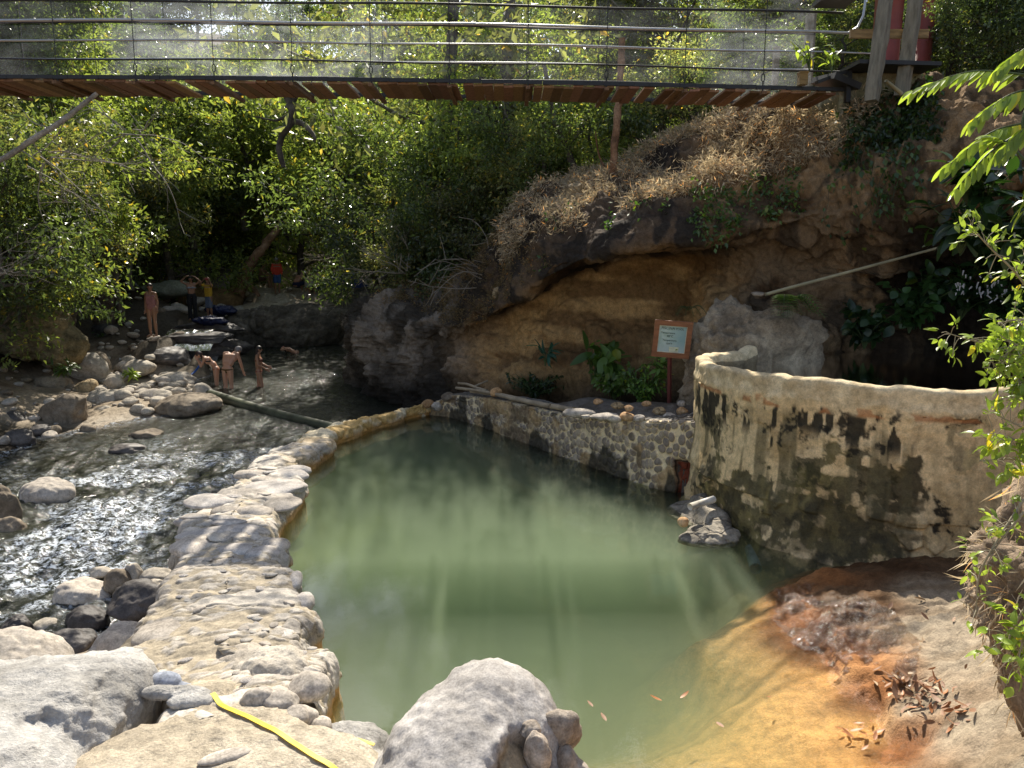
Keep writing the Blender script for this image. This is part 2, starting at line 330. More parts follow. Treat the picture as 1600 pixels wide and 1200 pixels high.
WX = I3[:, None, 0] * (1 - tt) + O3[:, None, 0] * tt; WY = I3[:, None, 1] * (1 - tt) + O3[:, None, 1] * tt
edge = (.10 + .08 * sm(.4, .2, S)) * vnoise(xyz(S * 26 + 0 * tt, 0 * S + np.round(tt), 0), 2); dirx = O3[:, None, :2] - I3[:, None, :2]; dirx /= np.linalg.norm(dirx, axis=2, keepdims=True)
WX = WX + dirx[..., 0] * edge; WY = WY + dirx[..., 1] * edge
WZ = hh[None] * np.where(hh[None] > 0, top, .3) * (1 + .0 * S)
W = np.stack([WX, WY, WZ], -1); nrm = gnormals(W); nrm *= np.where(nrm[..., 2:3].mean() < 0, -1, 1)
warp = np.stack([vnoise(W * 2.1, 4), vnoise(W * 2.1, 5), 0 * WX], -1) * .1
F1, F2, ID = worley((W + warp) * np.array([6.2, 9.5, 6.]), 3); B1, B2, BD = worley((W + warp) * np.array([1.15, 2.5, 1.8]), 8)
sml = sm(.02, .16, F2 - F1); big = sm(.02, .13, B2 - B1); stone = np.clip(sml, 0, 1); near_ = sm(.50, .62, S + .05 * vnoise(W, 5)); isb = (BD > .42 + .38 * near_)
disp = (1 + .7 * sm(.4, .25, S)) * np.where(isb, .04 * big * (1 - B1 * .6), .013 * stone * (ID > .35)) + .03 * fbm(W * 2.4, 4, 7) + .012 * fbm(W * 14, 3, 3)
W = W + nrm * disp[..., None] * (hh > .3)[None, :, None] + nrm * (.1 * ridged(W * 1.4, 4, 12))[..., None] * (hh <= .3)[None, :, None] * (tt > .5)[None, :, None]
mort = np.array((.47, .39, .27)); tone = np.where(isb, BD, ID); sc_ = mixc((.30, .26, .22), (.58, .53, .46), tone)
mort = np.array((.46, .385, .275)); sc_ = sc_ * 1.0
wc = mixc(mort, sc_, np.where(isb, big, stone * (ID > .35)) * .9)
og = sm(.30, .14, S + .08 * fbm(W * 1.2, 3, 4)) * .9                       # travertine stained yellow where the warm water spills over
wc = wc * (1 - .45 * (isb * sm(.07, .0, B2 - B1) + (~isb) * sm(.08, .0, F2 - F1) * (ID > .35)))[..., None] * (1 - .22 * near_ * sm(.93, .8, S))[..., None]
wc = mixc(wc, mixc((.62, .40, .13), (.78, .66, .44), sm(-.3, .5, fbm(W * 3, 4, 2))), og)
wc = mixc(wc, (.52, .27, .07), sm(.17, .05, W[..., 2]) * (tt < .3)[None] * .85 * (W[..., 2] > -.4))
wc = mixc(wc, (.12, .10, .07), sm(.1, -.25, W[..., 2]) * (tt > .5)[None] * .85)
MWK = rockmat('walkway_stone', vcol=True, bump=.55, bs=9, rnd=0, rough=.8, bd=.025, speck=.45)
ww = link('stone_walkway', mesh('stone_walkway', W, gfaces(NS, 130), MWK, True, wc))
tag(ww, 'pale cobbled stone walkway separating the green pool from the river', 'walkway')

# ------------------------------------------------------------------ pool water
WLINE = (I3 + O3) / 2
def side(x, y):   # >0: right of the walkway's centre line (pool side)
    cx = np.interp(y, WLINE[::-1, 1], WLINE[::-1, 0]); return x - cx
def water_mat(name, body, tint, k, rough, bumps, foam_glint=False, sheen=0., murk=None, gl=1.33, sss=0.):
    m = N(name); n = None
    for sc, st, dist, v, *th in bumps:
        h_ = m.noise(sc, 5, .6, sc=v, dist=.3); h_ = m.ramp(h_, [(th[0], 0.), (th[0] + .2, 1.)]) if th else h_; n = m.bump(h_, st, dist, n)
    f = m('Fresnel', {'IOR': gl}); 
    if n: m.set(f.inputs['Normal'], n)
    dep = m.attr('dep'); fac = m.math('SUBTRACT', 1., m.math('POWER', 2.718, m.math('MULTIPLY', dep, -k)), clamp=True)
    bc = body if not murk else m.mix(m.ramp(m.noise(.55, 4, .5, dist=.6), [(.35, 0.), (.65, 1.)]), body, murk)
    if sss:
        pn = m('BsdfPrincipled', {'Base Color': bc, 'Roughness': 1., 'Specular IOR Level': 0., 'Subsurface Weight': 1., 'Subsurface Radius': (.8, 1., .6), 'Subsurface Scale': sss}, subsurface_method='BURLEY'); bd = pn.outputs[0]
    else: bd = m('BsdfDiffuse', {'Color': bc}).outputs[0]
    b = m.mixs(fac, m('BsdfTransparent', {'Color': (*tint, 1)}).outputs[0], bd)
    if foam_glint:
        fo = m.math('MULTIPLY', m.attr('foam_glint'), m.ramp(m.noise(14., 8, .8, sc=(.75, 1., 1), dist=.4), [(.48, 0.), (.58, 1.)]))
        b = m.mixs(fo, b, m('BsdfDiffuse', {'Color': (.74, .80, .88, 1)}).outputs[0])  # pale diffuse colour for foam and for painted sun glints
    gi = {'Color': (1, 1, 1, 1), 'Roughness': rough}
    if n: gi['Normal'] = n
    g = m('BsdfGlossy', gi).outputs[0]
    if sheen: g2 = dict(gi); g2['Roughness'] = .24; g = m.mixs(sheen, g, m('BsdfGlossy', g2).outputs[0])
    return m.end(m.mixs(f.outputs[0], b, g))
# milky green mineral water: one closed body from the walkway's core to the rock shelf
WC = [tuple(WLINE[k][:2]) for k in np.linspace(0, NS - 1, 44).astype(int)]
foot = WC + [(WC[-1][0] + .1, 4.2), (3.6, 4.2), (3.7, 8.4), (4.2, 9.2), (4.0, 11.4)] + [(a + .05, b_ + .22) for a, b_ in WALLXY[::-1][1:]]
nf = len(foot); PV = [(a, b_, 0.) for a, b_ in foot] + [(a, b_, -2.2) for a, b_ in foot]; PF = [tuple(range(nf)), tuple(range(nf, 2 * nf))[::-1]] + [(i, nf + i, nf + (i + 1) % nf, (i + 1) % nf) for i in range(nf)]
m = N('pool_water_milky'); n_ = None
for sc_, st_, di_ in ((7., .10, .012), (28., .06, .004)): n_ = m.bump(m.noise(sc_, 4, .6, sc=(1, .7, 1)), st_, di_, n_)
fr_ = m('Fresnel', {'IOR': 1.33, 'Normal': n_}); sh_ = m.mixs(fr_.outputs[0], m('BsdfTransparent', {'Color': (.97, .99, .95, 1)}).outputs[0], m('BsdfGlossy', {'Color': (1, 1, 1, 1), 'Roughness': .012, 'Normal': n_}).outputs[0])
MP = m.end(sh_); vol_ = m('VolumePrincipled', {'Color': (.37, .42, .345, 1), 'Density': 1.45, 'Anisotropy': .2, 'Absorption Color': (.2, .3, .12, 1)}); m.t.links.new(vol_.outputs[0], m.out.inputs[1])
tag(link('pool_water', mesh('pool_water', PV, PF, MP, False)), kind='structure')

# ------------------------------------------------------------------ river
rx = axis(-14, 0, -22, 3, .045, 1.05); ry = axis(4, 14, 3.2, 50, .045, 1.012); RX, RY = np.meshgrid(rx, ry, indexing='ij')
gr, _ = ground(RX, RY); P = xyz(RX, RY); fl = np.stack([RX * .9 + RY * .25, RY * .75 - RX * .3, 0 * RX], -1)
rap = sm(19, 13, RY) * .75 + .25; cal = sm(-3.4, -1.5, RX) * sm(18, 20, RY); rap = rap * (1 - .8 * cal)
flow = fbm(fl * np.array([.7, 1.5, 1]), 4, 22)
RZ = zr(RY) + rap * (.05 * fbm(fl * 1.6, 3, 20) + .030 * ridged(fl * 4.2, 3, 21) + .012 * fbm(fl * 13, 3, 25)) + .008 * fbm(P * 5, 3, 4)
foam_glint = np.clip(sm(-.5, .3, flow + .55 * fbm(fl * 3.1, 3, 23)) * sm(19, 12, RY) * 1.1 * sm(-1., -2., RX), 0, 1) * (sm(-1.0, -1.25, gr) * .8 + .2)  # foam, with the sun glitter of the rapids painted in alongside
foam_glint = np.clip(foam_glint + .5 * sm(.12, .02, RZ - gr) * sm(-.1, .0, RZ - gr), 0, 1)
F = gfaces(len(rx), len(ry)); fc = np.stack([RX, RY], -1).reshape(-1, 2)[F].mean(1)
okr = (((side(fc[:, 0], fc[:, 1]) < -.02) | (fc[:, 1] > 17.0)) & ((RZ - gr).reshape(-1)[F].max(1) > -.05) & (fc[:, 1] < 36) & ~((fc[:, 0] < -12) & (fc[:, 1] > 26)))
MR = water_mat('river_water_dark', (.022, .024, .016), (.5, .45, .33), 4.5, .07, [(2.6, .6, .10, (1, 1.3, 1)), (9., .6, .05, (.8, 1.5, 1)), (24., 1., .03, (.8, 1.3, 1), .58)], foam_glint=True, sheen=.12)
tag(link('river_water', mesh('river_water', np.stack([RX, RY, RZ], -1), F[okr], MR, True, attrs={'dep': np.clip(RZ - gr, 0, 3).ravel(), 'foam_glint': foam_glint.ravel()})), kind='structure')

# thin film of warm water spilling over the orange rock into the pool
fp = [(1150,940),(1215,905),(1300,925),(1390,985),(1440,1040),(1425,1110),(1345,1112),(1240,1046),(1160,985)]; FP3 = np.array([onz(a, b_, .05)[:2] for a, b_ in fp])
sx = np.arange(FP3[:, 0].min(), FP3[:, 0].max(), .02); sy = np.arange(FP3[:, 1].min(), FP3[:, 1].max(), .02); SX, SY = np.meshgrid(sx, sy, indexing='ij'); gs, _ = ground(SX, SY)
ins = np.zeros(SX.shape, bool)
for i in range(len(FP3)):
    (x1, y1), (x2, y2) = FP3[i], FP3[(i + 1) % len(FP3)]; ins ^= ((y1 > SY) != (y2 > SY)) & (SX < (x2 - x1) * (SY - y1) / (y2 - y1 + 1e-9) + x1)
ins &= fbm(xyz(SX * 2.2, SY * 2.2), 4, 15) > -.28
F = gfaces(len(sx), len(sy)); okf = ins.reshape(-1)[F].all(1) & (gs.reshape(-1)[F].min(1) > .0)
MSW = water_mat('spill_water_film', (.3, .14, .05), (.95, .86, .72), .6, .07, [(14., .7, .02, None), (45., 1., .014, None)], sheen=.35)
tag(link('spill_water', mesh('spill_water', np.stack([SX, SY, gs + .005], -1), F[okf], MSW, True, attrs={'dep': np.full(SX.size, .1)})), kind='structure')

# ================================================================== THE CLIFF on the right bank
cols = [
 (600, [(492,31),(500,30),(520,29.5),(540,29),(560,29),(595,29)]),
 (546, [(500,25.4),(512,24.7),(530,24.3),(550,24.1),(575,24.1),(610,24.6)]),
 (578, [(474,22.8),(490,22),(515,21.6),(545,21.7),(580,21.9),(632,22.3)]),
 (650, [(462,21.4),(485,20.2),(515,19.7),(550,20),(595,20),(652,20)]),
 (715, [(442,20.4),(470,19),(505,18.3),(530,18.9),(575,18.5),(645,18.1)]),
 (768, [(395,19.4),(430,18),(490,17),(506,18.4),(560,17.9),(645,17.0)]),
 (830, [(330,18.8),(380,17),(446,16),(464,17.6),(540,17.2),(645,16.0)]),
 (900, [(285,18.2),(340,16.2),(410,14.9),(430,16.8),(520,16.6),(655,14.9)]),
 (980, [(262,17.7),(310,15.5),(388,14.1),(406,16.2),(500,16.2),(655,14.1)]),
 (1060,[(222,17),(285,15),(378,13.7),(394,15.6),(490,15.6),(655,13.5)]),
 (1130,[(190,16.2),(260,14.4),(372,13.5),(395,14.6),(470,14.4),(655,12.9)]),
 (1200,[(170,15.5),(245,14),(345,13.3),(400,14),(470,13.5),(645,12.7)]),
 (1280,[(162,14.9),(235,13.6),(340,13.0),(400,13.9),(480,13.7),(630,13.2)]),
 (1360,[(154,14.3),(230,13.2),(325,12.6),(395,13.7),(480,13.9),(630,13.6)]),
 (1440,[(148,13.7),(220,12.8),(305,12.2),(380,13.7),(480,14.2),(630,13.9)]),
 (1520,[(148,13.1),(210,12.3),(285,11.8),(360,13.6),(480,14.2),(630,13.9)]),
 (1620,[(150,12.5),(200,11.8),(265,11.3),(340,13.2),(470,14.0),(630,13.8)]),
 (1760,[(150,11.8),(200,11.0),(265,10.6),(340,12),(470,12.6),(630,12.8)]),
 (1960,[(150,10.8),(200,10.0),(265,9.6),(340,10.6),(470,11.0),(630,11.5)])]
GC = []
for px, rows in cols:
    r = [atd(px, a, d) for a, d in rows]; e = r[0]; f = r[-1]
    r = [e + np.array([6, 26, 2.0]), e + np.array([2., 9, .8]), e + np.array([.4, 2.2, .25])] + r + [f + np.array([0, .1, -.8])]
    GC.append(r)
GC = np.array(GC); NU, NV = 620, 420
tmp = np.array([curve(GC[:, k], NU) for k in range(GC.shape[1])]).transpose(1, 0, 2)
ks = np.interp(np.linspace(0, 1, NV), [0, .1, .2, 1], [0, 1, 2, GC.shape[1] - 1]) / (GC.shape[1] - 1)
def rs(P, kk):
    t = kk * (len(P) - 1); i = np.clip(t.astype(int), 0, len(P) - 2); f = (t - i)[:, None]
    Q = np.concatenate([[2 * P[0] - P[1]], P, [2 * P[-1] - P[-2]]]); a, b, c, d = Q[i], Q[i + 1], Q[i + 2], Q[i + 3]
    return .5 * ((2 * b) + (c - a) * f + (2 * a - 5 * b + 4 * c - d) * f * f + (3 * b - a - 3 * c + d) * f ** 3)
CL = np.array([rs(tmp[i], ks) for i in range(NU)]); CL0 = CL.copy()
n = gnormals(CL); n *= -1 if n[NU // 2, NV // 2, 1] > 0 else 1
row = np.broadcast_to(np.linspace(0, 1, NV)[None] * 0 + ks[None] * (GC.shape[1] - 1), (NU, NV))   # 3 silhouette, 5 lip, 6 under lip, 8 base
big = fbm(CL * .45, 3, 41); med = ridged(CL * np.array([1, 1, 1.5]) * .9, 4, 42); w1, w2, wid = worley(CL * np.array([.9, .9, 1.3]) + .3 * fbm(CL, 3, 2)[..., None], 43)
amp = np.where(row < 3, .4, 1.)
ppx, ppy = proj(CL0); amp = amp * (1 - .55 * sm(4.1, 4.7, row) * sm(7.2, 6.4, row) * sm(700, 780, ppx) * sm(1300, 1150, ppx))
CL = CL + n * (amp * (.32 * big + .14 * med + .34 * (wid - .5) * sm(0, .22, w2 - w1) + .09 * fbm(CL * 3.3, 5, 44, .6) + .03 * ridged(CL * 9, 3, 45)))[..., None]
ppx, ppy = proj(CL0)
cc = mixc((.085, .048, .024), (.30, .18, .085), sm(-.5, .6, fbm(CL * .8, 5, 46)))
cc = mixc(cc, (.32, .22, .125), sm(.2, .9, med) * .5)
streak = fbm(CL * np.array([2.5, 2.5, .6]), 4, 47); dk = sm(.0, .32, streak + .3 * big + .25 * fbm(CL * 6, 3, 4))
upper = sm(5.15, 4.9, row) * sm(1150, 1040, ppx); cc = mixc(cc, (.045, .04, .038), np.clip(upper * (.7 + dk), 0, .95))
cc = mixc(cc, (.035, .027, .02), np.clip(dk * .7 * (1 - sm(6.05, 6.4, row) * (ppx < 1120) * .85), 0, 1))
cc = mixc(cc, (.012, .010, .008), sm(1.15, .2, np.abs(row - 5.75) / .36) * sm(740, 790, ppx) * sm(1180, 1050, ppx) * .9)  # black band under the lip: overhang shadow painted into the rock colour
cc = mixc(cc, (.025, .02, .015), sm(1390, 1480, ppx + 60 * big) * sm(300, 350, ppy) * .85)      # near-black colour over the recess behind the tank
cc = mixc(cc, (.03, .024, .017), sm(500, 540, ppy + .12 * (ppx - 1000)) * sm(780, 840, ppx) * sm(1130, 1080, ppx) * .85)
cave = sm(6.0, 6.2, row) * sm(8., 7., row) * sm(700, 820, ppx) * sm(1180, 1060, ppx); cc = mixc(cc, mixc((.24, .135, .055), (.56, .345, .145), sm(-.3, .5, fbm(CL * np.array([.8, .8, 3.]), 4, 50))), cave * .9)
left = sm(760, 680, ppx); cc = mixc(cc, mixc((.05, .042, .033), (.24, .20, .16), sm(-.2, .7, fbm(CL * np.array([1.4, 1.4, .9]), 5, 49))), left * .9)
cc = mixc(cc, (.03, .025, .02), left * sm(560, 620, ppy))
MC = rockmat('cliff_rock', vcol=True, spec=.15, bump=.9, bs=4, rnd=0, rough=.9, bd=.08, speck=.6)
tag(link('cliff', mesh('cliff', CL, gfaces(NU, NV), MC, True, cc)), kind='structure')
def cliff_pick(u0, u1, r0, r1, n_, rg):
    """random points on the cliff between photo columns and control rows, with normals"""
    nn = gnormals(CL0); nn *= -1 if nn[NU // 2, NV // 2, 1] > 0 else 1
    m = np.argwhere((ppx > u0) & (ppx < u1) & (row >= r0) & (row <= r1)); k = m[rg.randint(0, len(m), n_)]
    return CL[k[:, 0], k[:, 1]], nn[k[:, 0], k[:, 1]]
# ================================================================== THE ROUND TANK
TC = np.array([5.12, 10.6]); TR = 2.55
ring = [(TC[0] + 3.6, TC[1] - .9), (TC[0] + TR * 1.12, TC[1] - TR * .62), ] + [(TC[0] + TR * math.cos(a), TC[1] + TR * math.sin(a)) for a in np.linspace(R(-48), R(-186), 12)] + [(2.70, 11.1), (2.90, 11.42), (3.25, 11.65), (3.6, 11.95)]
RC = curve([(a, b, 0) for a, b in ring], 800)[:, :2]
seg = np.r_[0, np.cumsum(np.linalg.norm(np.diff(RC, axis=0), axis=1))]; L = seg[-1]; RC = np.stack([np.interp(np.linspace(0, L, 800), seg, RC[:, k]) for k in (0, 1)], 1)
T = np.gradient(RC, axis=0); T /= np.linalg.norm(T, axis=1, keepdims=True); ON = np.stack([-T[:, 1], T[:, 0]], 1)
if ((RC[300] - TC) * ON[300]).sum() < 0: ON = -ON
zt = 2.0 + .0 * np.linspace(0, 1, 800)
# outer face, rounded rim, inner face: (outward offset, height)
prof = [(.55, -.55), (.42, -.2), (.26, .05), (.12, .28), (.05, .55), (.0, 1.0), (-.01, 1.45), (.0, 1.70), (.0, 1.80), (.0, 1.88), (-.002, 1.945), (-.02, 1.98), (-.08, 2.0), (-.17, 1.99), (-.21, 1.95), (-.23, 1.8), (-.23, 1.4), (-.23, .9)]
Pf = curve([(a, b, 0) for a, b in prof], 300); sg = np.r_[0, np.cumsum(np.linalg.norm(np.diff(Pf, axis=0), axis=1))]; Pf = np.stack([np.interp(np.linspace(0, sg[-1], 300), sg, Pf[:, k]) for k in (0, 1)], 1)
u = np.linspace(0, L, 800)[:, None]; h = Pf[:, 1][None]
flare = 1 + .5 * vnoise(xyz(u * .7, 0 * u, 0), 4) - .75 * sm(L * .60, L * .72, u)
off = Pf[:, 0][None] * np.where(h < .5, flare, 1) + 0 * u
U2 = u + 0 * h; H2 = h + 0 * u
off = off + .014 * np.maximum(ridged(xyz(U2 * 3.2, H2 * 3.2), 4, 12), 0) * sm(1.0, 1.3, H2) * sm(1.86, 1.74, H2)
off = off + .025 * fbm(xyz(U2 * .9, H2 * .9), 3, 3) + .012 * fbm(xyz(U2 * 5, H2 * 5), 4, 5)
g1, g2, gi = worley(xyz(U2 * 4.2, H2 * 4.2), 7); off = off + np.where((H2 < .75) & (gi > .62), .05 * sm(.04, .25, g2 - g1) * (1 - sm(.4, .75, H2)), 0) + .05 * ridged(xyz(U2 * 1.2, H2 * 1.6), 4, 9) * sm(.5, .0, H2)
HH = H2 + (H2 > 1.7) * (.03 * fbm(xyz(U2 * 1.6, 0 * H2), 3, 6) + .02 * fbm(xyz(U2 * 5, H2 * 4), 3, 8))
TV = np.stack([RC[:, 0][:, None] + ON[:, 0][:, None] * off, RC[:, 1][:, None] + ON[:, 1][:, None] * off, HH], -1)
qx, qy = proj(TV); q3 = xyz(U2, H2)
wob = 24 * fbm(q3 * 4, 5, 61, .6); wob2 = 26 * fbm(q3 * 6 + 9, 5, 62, .6)
tcx, tcy = qx + wob, qy + wob2
base = mixc((.76, .57, .31), (.56, .40, .20), sm(-.4, .5, fbm(q3 * 1.6, 5, 60))); base = mixc(base, (.74, .58, .34), sm(0, .6, fbm(q3 * 3, 4, 59)) * .5)
def rect(x0, x1, y0, y1, s=6): return sm(x0 - s, x0 + s, tcx) * sm(x1 + s, x1 - s, tcx) * sm(y0 - s, y0 + s, tcy) * sm(y1 + s, y1 - s, tcy)
og_, gn_, bk_ = (.42, .26, .11), (.10, .095, .045), (.022, .02, .014)
outer = (np.arange(300) < 225)[None] + 0 * u
tcl = base
tcl = mixc(tcl, og_, sm(820, 900, qy + wob) * .55); tcl = mixc(tcl, (.50, .34, .15), sm(1440, 1500, qx) * sm(700, 830, qy) * .5)
for a, col_, f in [((1105, 1300, 735, 860), (.17, .15, .07), .93), ((1100, 1135, 640, 760), (.13, .12, .07), .85), ((1245, 1395, 700, 770), gn_, .85), ((1270, 1400, 760, 900), (.085, .075, .035), .92),
                   ((1180, 1420, 800, 880), (.12, .10, .055), .6), ((1385, 1440, 720, 800), (.05, .045, .02), .9), ((1400, 1430, 790, 900), (.06, .05, .025), .7), ((1140, 1250, 860, 900), (.25, .20, .12), .5), ((1500, 1530, 640, 740), (.3, .27, .15), .6),
                   ((1462, 1492, 770, 845), bk_, .95), ((1500, 1560, 826, 850), bk_, .95), ((1510, 1522, 800, 812), bk_, .9)]: tcl = mixc(tcl, mixc(np.array(col_) * .4, np.array(col_) * [1.15, 1.05, .8], sm(-.4, .4, fbm(xyz(U2 * 5, H2 * 1.6), 4, int(a[0])))), rect(*a) * f * sm(-.62, -.3, fbm(q3 * 7, 4, int(a[2]))))
rg = np.random.RandomState(5); dr = vnoise(xyz(U2 * 7.5 + .3 * vnoise(q3 * 3, 5), H2 * .9), 71) + .55 * fbm(xyz(U2 * 14, H2 * 3.2), 3, 72)
drip = sm(.16, .30, dr) * sm(1.70, 1.62, H2 + .03 * vnoise(q3 * 9, 3)) * sm(1.12, 1.35, H2 + .2 * vnoise(xyz(U2 * 3, 0 * H2), 4)) * sm(1450, 1400, qx)
tail = sm(.05, .5, vnoise(xyz(U2 * 9 + .2 * vnoise(q3 * 4, 5), H2 * .35), 91) + .4 * fbm(xyz(U2 * 16, H2 * 1.5), 3, 92)) * sm(1.62, 1.4, H2 + .15 * vnoise(xyz(U2 * 4, 0 * H2), 7)) * sm(.2, .7, H2)
tcl = mixc(tcl, (.13, .11, .055), tail * .75 * (.35 + .65 * sm(1460, 1380, qx)))
tcl = mixc(tcl, bk_, drip * .95)
for x0, w_, y0, y1 in [(1118, 5, 640, 690), (1152, 6, 645, 690), (1205, 12, 640, 655), (1228, 9, 655, 690), (1290, 16, 650, 695), (1318, 12, 648, 700), (1352, 7, 665, 710), (1370, 9, 660, 705), (1394, 7, 650, 730), (1426, 4, 655, 680), (1505, 20, 655, 672)]:
    tcl = mixc(tcl, bk_, rect(x0 - w_, x0 + w_, y0, y1, 5) * sm(-.25, .1, fbm(q3 * 9, 3, int(x0))) * .95)
tcl = mixc(tcl, (.45, .19, .07), sm(.25, .5, fbm(q3 * 5, 3, 80)) * sm(1.62, 1.66, H2) * sm(1.74, 1.7, H2) * .8)
tcl = mixc(tcl, (.035, .03, .018), sm(.1, .45, fbm(q3 * 6, 5, 63, .65)) * sm(.9, .3, H2) * .6 * sm(1450, 1380, qx))
rim = sm(1.66, 1.84, H2); tcl = mixc(tcl, mixc((.74, .60, .37), (.58, .45, .26), sm(-.3, .5, fbm(q3 * 5, 4, 64))), rim)
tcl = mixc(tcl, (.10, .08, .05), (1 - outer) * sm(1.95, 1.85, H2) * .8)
MT = rockmat('tank_plaster', vcol=True, bump=.6, bs=9, rnd=0, rough=.85, bd=.02, speck=.35)
kr = int(np.argmax(Pf[:, 1] > 1.73)) + 1
tank = link('round_tank', mesh('tank_wall', TV[:, :kr + 1], gfaces(800, kr + 1), MT, True, tcl[:, :kr + 1]))
link('rim', mesh('rim', TV[:, kr:], gfaces(800, 300 - kr), MT, True, tcl[:, kr:]), tank)
tag(tank, 'round cream plastered pool tank streaked black and green beside the green pool', 'tank wall')
wv = [(TC[0], TC[1] + .2, 1.74)]; wr = [(RC[k, 0] - ON[k, 0] * .2, RC[k, 1] - ON[k, 1] * .2, 1.74) for k in range(0, 800, 20)] + [(4.5, 13.6, 1.74), (9, 13.6, 1.74)]
MTW = water_mat('tank_water_dark', (.012, .014, .010), (.3, .25, .15), 5, .02, [(12., .12, .01, None)])
tag(link('tank_water', mesh('tank_water', wv + wr, [(0, k + 1, k + 2) for k in range(len(wr) - 1)] + [(0, len(wr), 1)], MTW, False, attrs={'dep': [1.] * (len(wr) + 1)})), kind='structure')

# low lip of rock at the tank's foot, with its pipe and ball stone
MAPR = rockmat('apron_rock', [(.10, .09, .07), (.34, .30, .24), (.55, .48, .38)], 2.5, bump=.8, cr=3.)
a0 = onz(1085, 842, 0.); V, F = blob([((0, 0, 0), (.34, .26, .20)), ((-.26, -.06, -.03), (.24, .18, .13)), ((.12, .42, .05), (.22, .4, .26)), ((.1, .9, .1), (.2, .3, .3)), ((.05, 1.0, -.1), (.4, .5, .2))], 5, 5, .05, .03); V[:, 2] *= .62
tag(link('rock_lip', mesh('rock_lip', V, F, MAPR), None, a0 + [.24, .1, .0]), 'grey and orange crusted rock lip jutting into pool at tank foot', 'rock')
MOR = rockmat('orange_stone', [(.30, .16, .07), (.48, .29, .14), (.6, .42, .25)], 3, bump=.3)
p = onz(1068, 816, .17); rock('ball_stone', p, (.15, .14, .13), MOR, 3, sub=3, ang=.1, amp=.06, det=.01, label='small round orange stone balanced on the rock lip at the tank foot', cat='stone')
MW_ = flat('white_plastic', (.62, .58, .5), .5, var=.2)
b = MB(); p = onz(1095, 788, .30); b.tube([p + [-.16, -.1, 0], p + [.2, .15, .02]], .045, 14); tag(b.build('drain_pipe', MW_, None, True), 'short pale drain pipe poking out of rocks by tank foot', 'pipe')
b = MB(); p = atd(1106, 678, 11.1); b.tube([p + [-.22, -.12, 0], p + [.2, .1, 0]], .05, 14); tag(b.build('overflow_pipe', MW_, None, True), 'short white pipe end in the pebble wall beside the tank', 'pipe')
b = MB(); p = atd(1171, 868, 8.85); b.tube([p + [-.03, -.35, -.02], p + [.05, .15, .02]], [.07, .065], 14, caps=False); b.tube([p + [-.02, -.2, 0], p + [.0, -.19, 0]], [.05, .045], 14)
tag(b.build('outlet_pipe', flat('blue_grey_crust', (.22, .28, .28), .7, var=.4, bump=.5), None, True), 'crusted blue grey outlet pipe low in the tank wall', 'pipe')

# ================================================================== PEBBLE WALL
B3 = curve(np.array([onz(a, b_, 0.) for a, b_ in wb]), 900); top_ = curve(np.array([atd(a, b_, onz(c, d, 0.)[1] + .0) for (a, b_), (c, d) in zip(wt, wb)]), 900)
hz = top_[:, 2]; tn = np.gradient(B3, axis=0); tn /= np.linalg.norm(tn, axis=1, keepdims=True); on = np.stack([tn[:, 1], -tn[:, 0]], 1)
if on[:, 1].mean() > 0: on = -on
sg = np.r_[0, np.cumsum(np.linalg.norm(np.diff(B3[:, :2], axis=0), axis=1))]; u = sg[:, None]
pv = np.linspace(0, 1, 200); hgt = np.where(pv < .72, -.5 + pv / .72 * 1.5, 1.); back = np.where(pv < .72, 0, (pv - .72) / .28 * .55)
H2 = np.where(hgt[None] < 0, hgt[None], hgt[None] * hz[:, None]); U2 = u + 0 * H2; BK = back[None] + 0 * U2
q3 = xyz(U2, H2 + BK); wq = q3 + .03 * np.stack([vnoise(q3 * 6, 1), vnoise(q3 * 6, 2), 0 * U2], -1)
f1, f2, fi = worley(wq * np.array([9.2, 7.6, 1]), 21); peb = sm(.04, .16, f2 - f1) * sm(.56, .44, f1 * (1 + .15 * vnoise(q3 * 14, 6)))
face = BK < .01; disp = .042 * peb * (1 - .7 * f1) + .012 * fbm(q3 * 5, 4, 3); ruin = sm(.05, .35, fbm(q3 * 1.7, 4, 33) + .9 * sm(.5, .1, H2 / np.maximum(hz[:, None], .1)) - .52 + .45 * sm(3.2, 1.5, U2))
disp = disp * (1 - .65 * ruin) + .02 * ruin * ridged(q3 * 3, 4, 5)
edge_ = sm(.12, 0, np.abs(H2 - hz[:, None]) + BK); V = np.stack([B3[:, 0][:, None] + on[:, 0][:, None] * (disp - BK), B3[:, 1][:, None] + on[:, 1][:, None] * (disp - BK), H2 - .02 * edge_ + .012 * fbm(q3 * 4, 3, 9) + (BK > .01) * disp * .5], -1)
pc = mixc((.20, .165, .12), (.45, .37, .27), fi); pc = mixc(pc, (.24, .20, .17), (hsh(np.floor(fi * 97), fi * 0, fi * 0, 3) > .6) * .6)
wc = mixc((.78, .64, .41), pc, sm(.3, .7, peb)); rc = mixc((.40, .27, .13), (.16, .11, .06), sm(-.4, .4, fbm(q3 * 3, 5, 34))); wc = mixc(wc, rc, ruin * .85)
wc = mixc(wc, (.045, .04, .028), sm(.02, .4, fbm(xyz(U2 * 3, H2 * .8), 4, 36) + .75 * sm(.55, .1, H2 / np.maximum(hz[:, None], .1)) - .45) * face * .9)
wx_, wy_ = proj(V); niche = sm(1048, 1058, wx_ + 6 * fbm(q3 * 5, 3, 1)) * sm(1104, 1096, wx_) * sm(716, 728, wy_ + .25 * np.abs(wx_ - 1080) + 6 * fbm(q3 * 6, 3, 2)) * face
wc = mixc(wc, (.16, .035, .015), niche); V[..., :2] -= (on[:, None] * (niche * .08)[..., None])
wc = mixc(wc, (.02, .015, .01), sm(.2, .5, niche) * sm(.9, .5, niche))
wc = mixc(wc, (.13, .12, .11), (BK > .06) * .9)
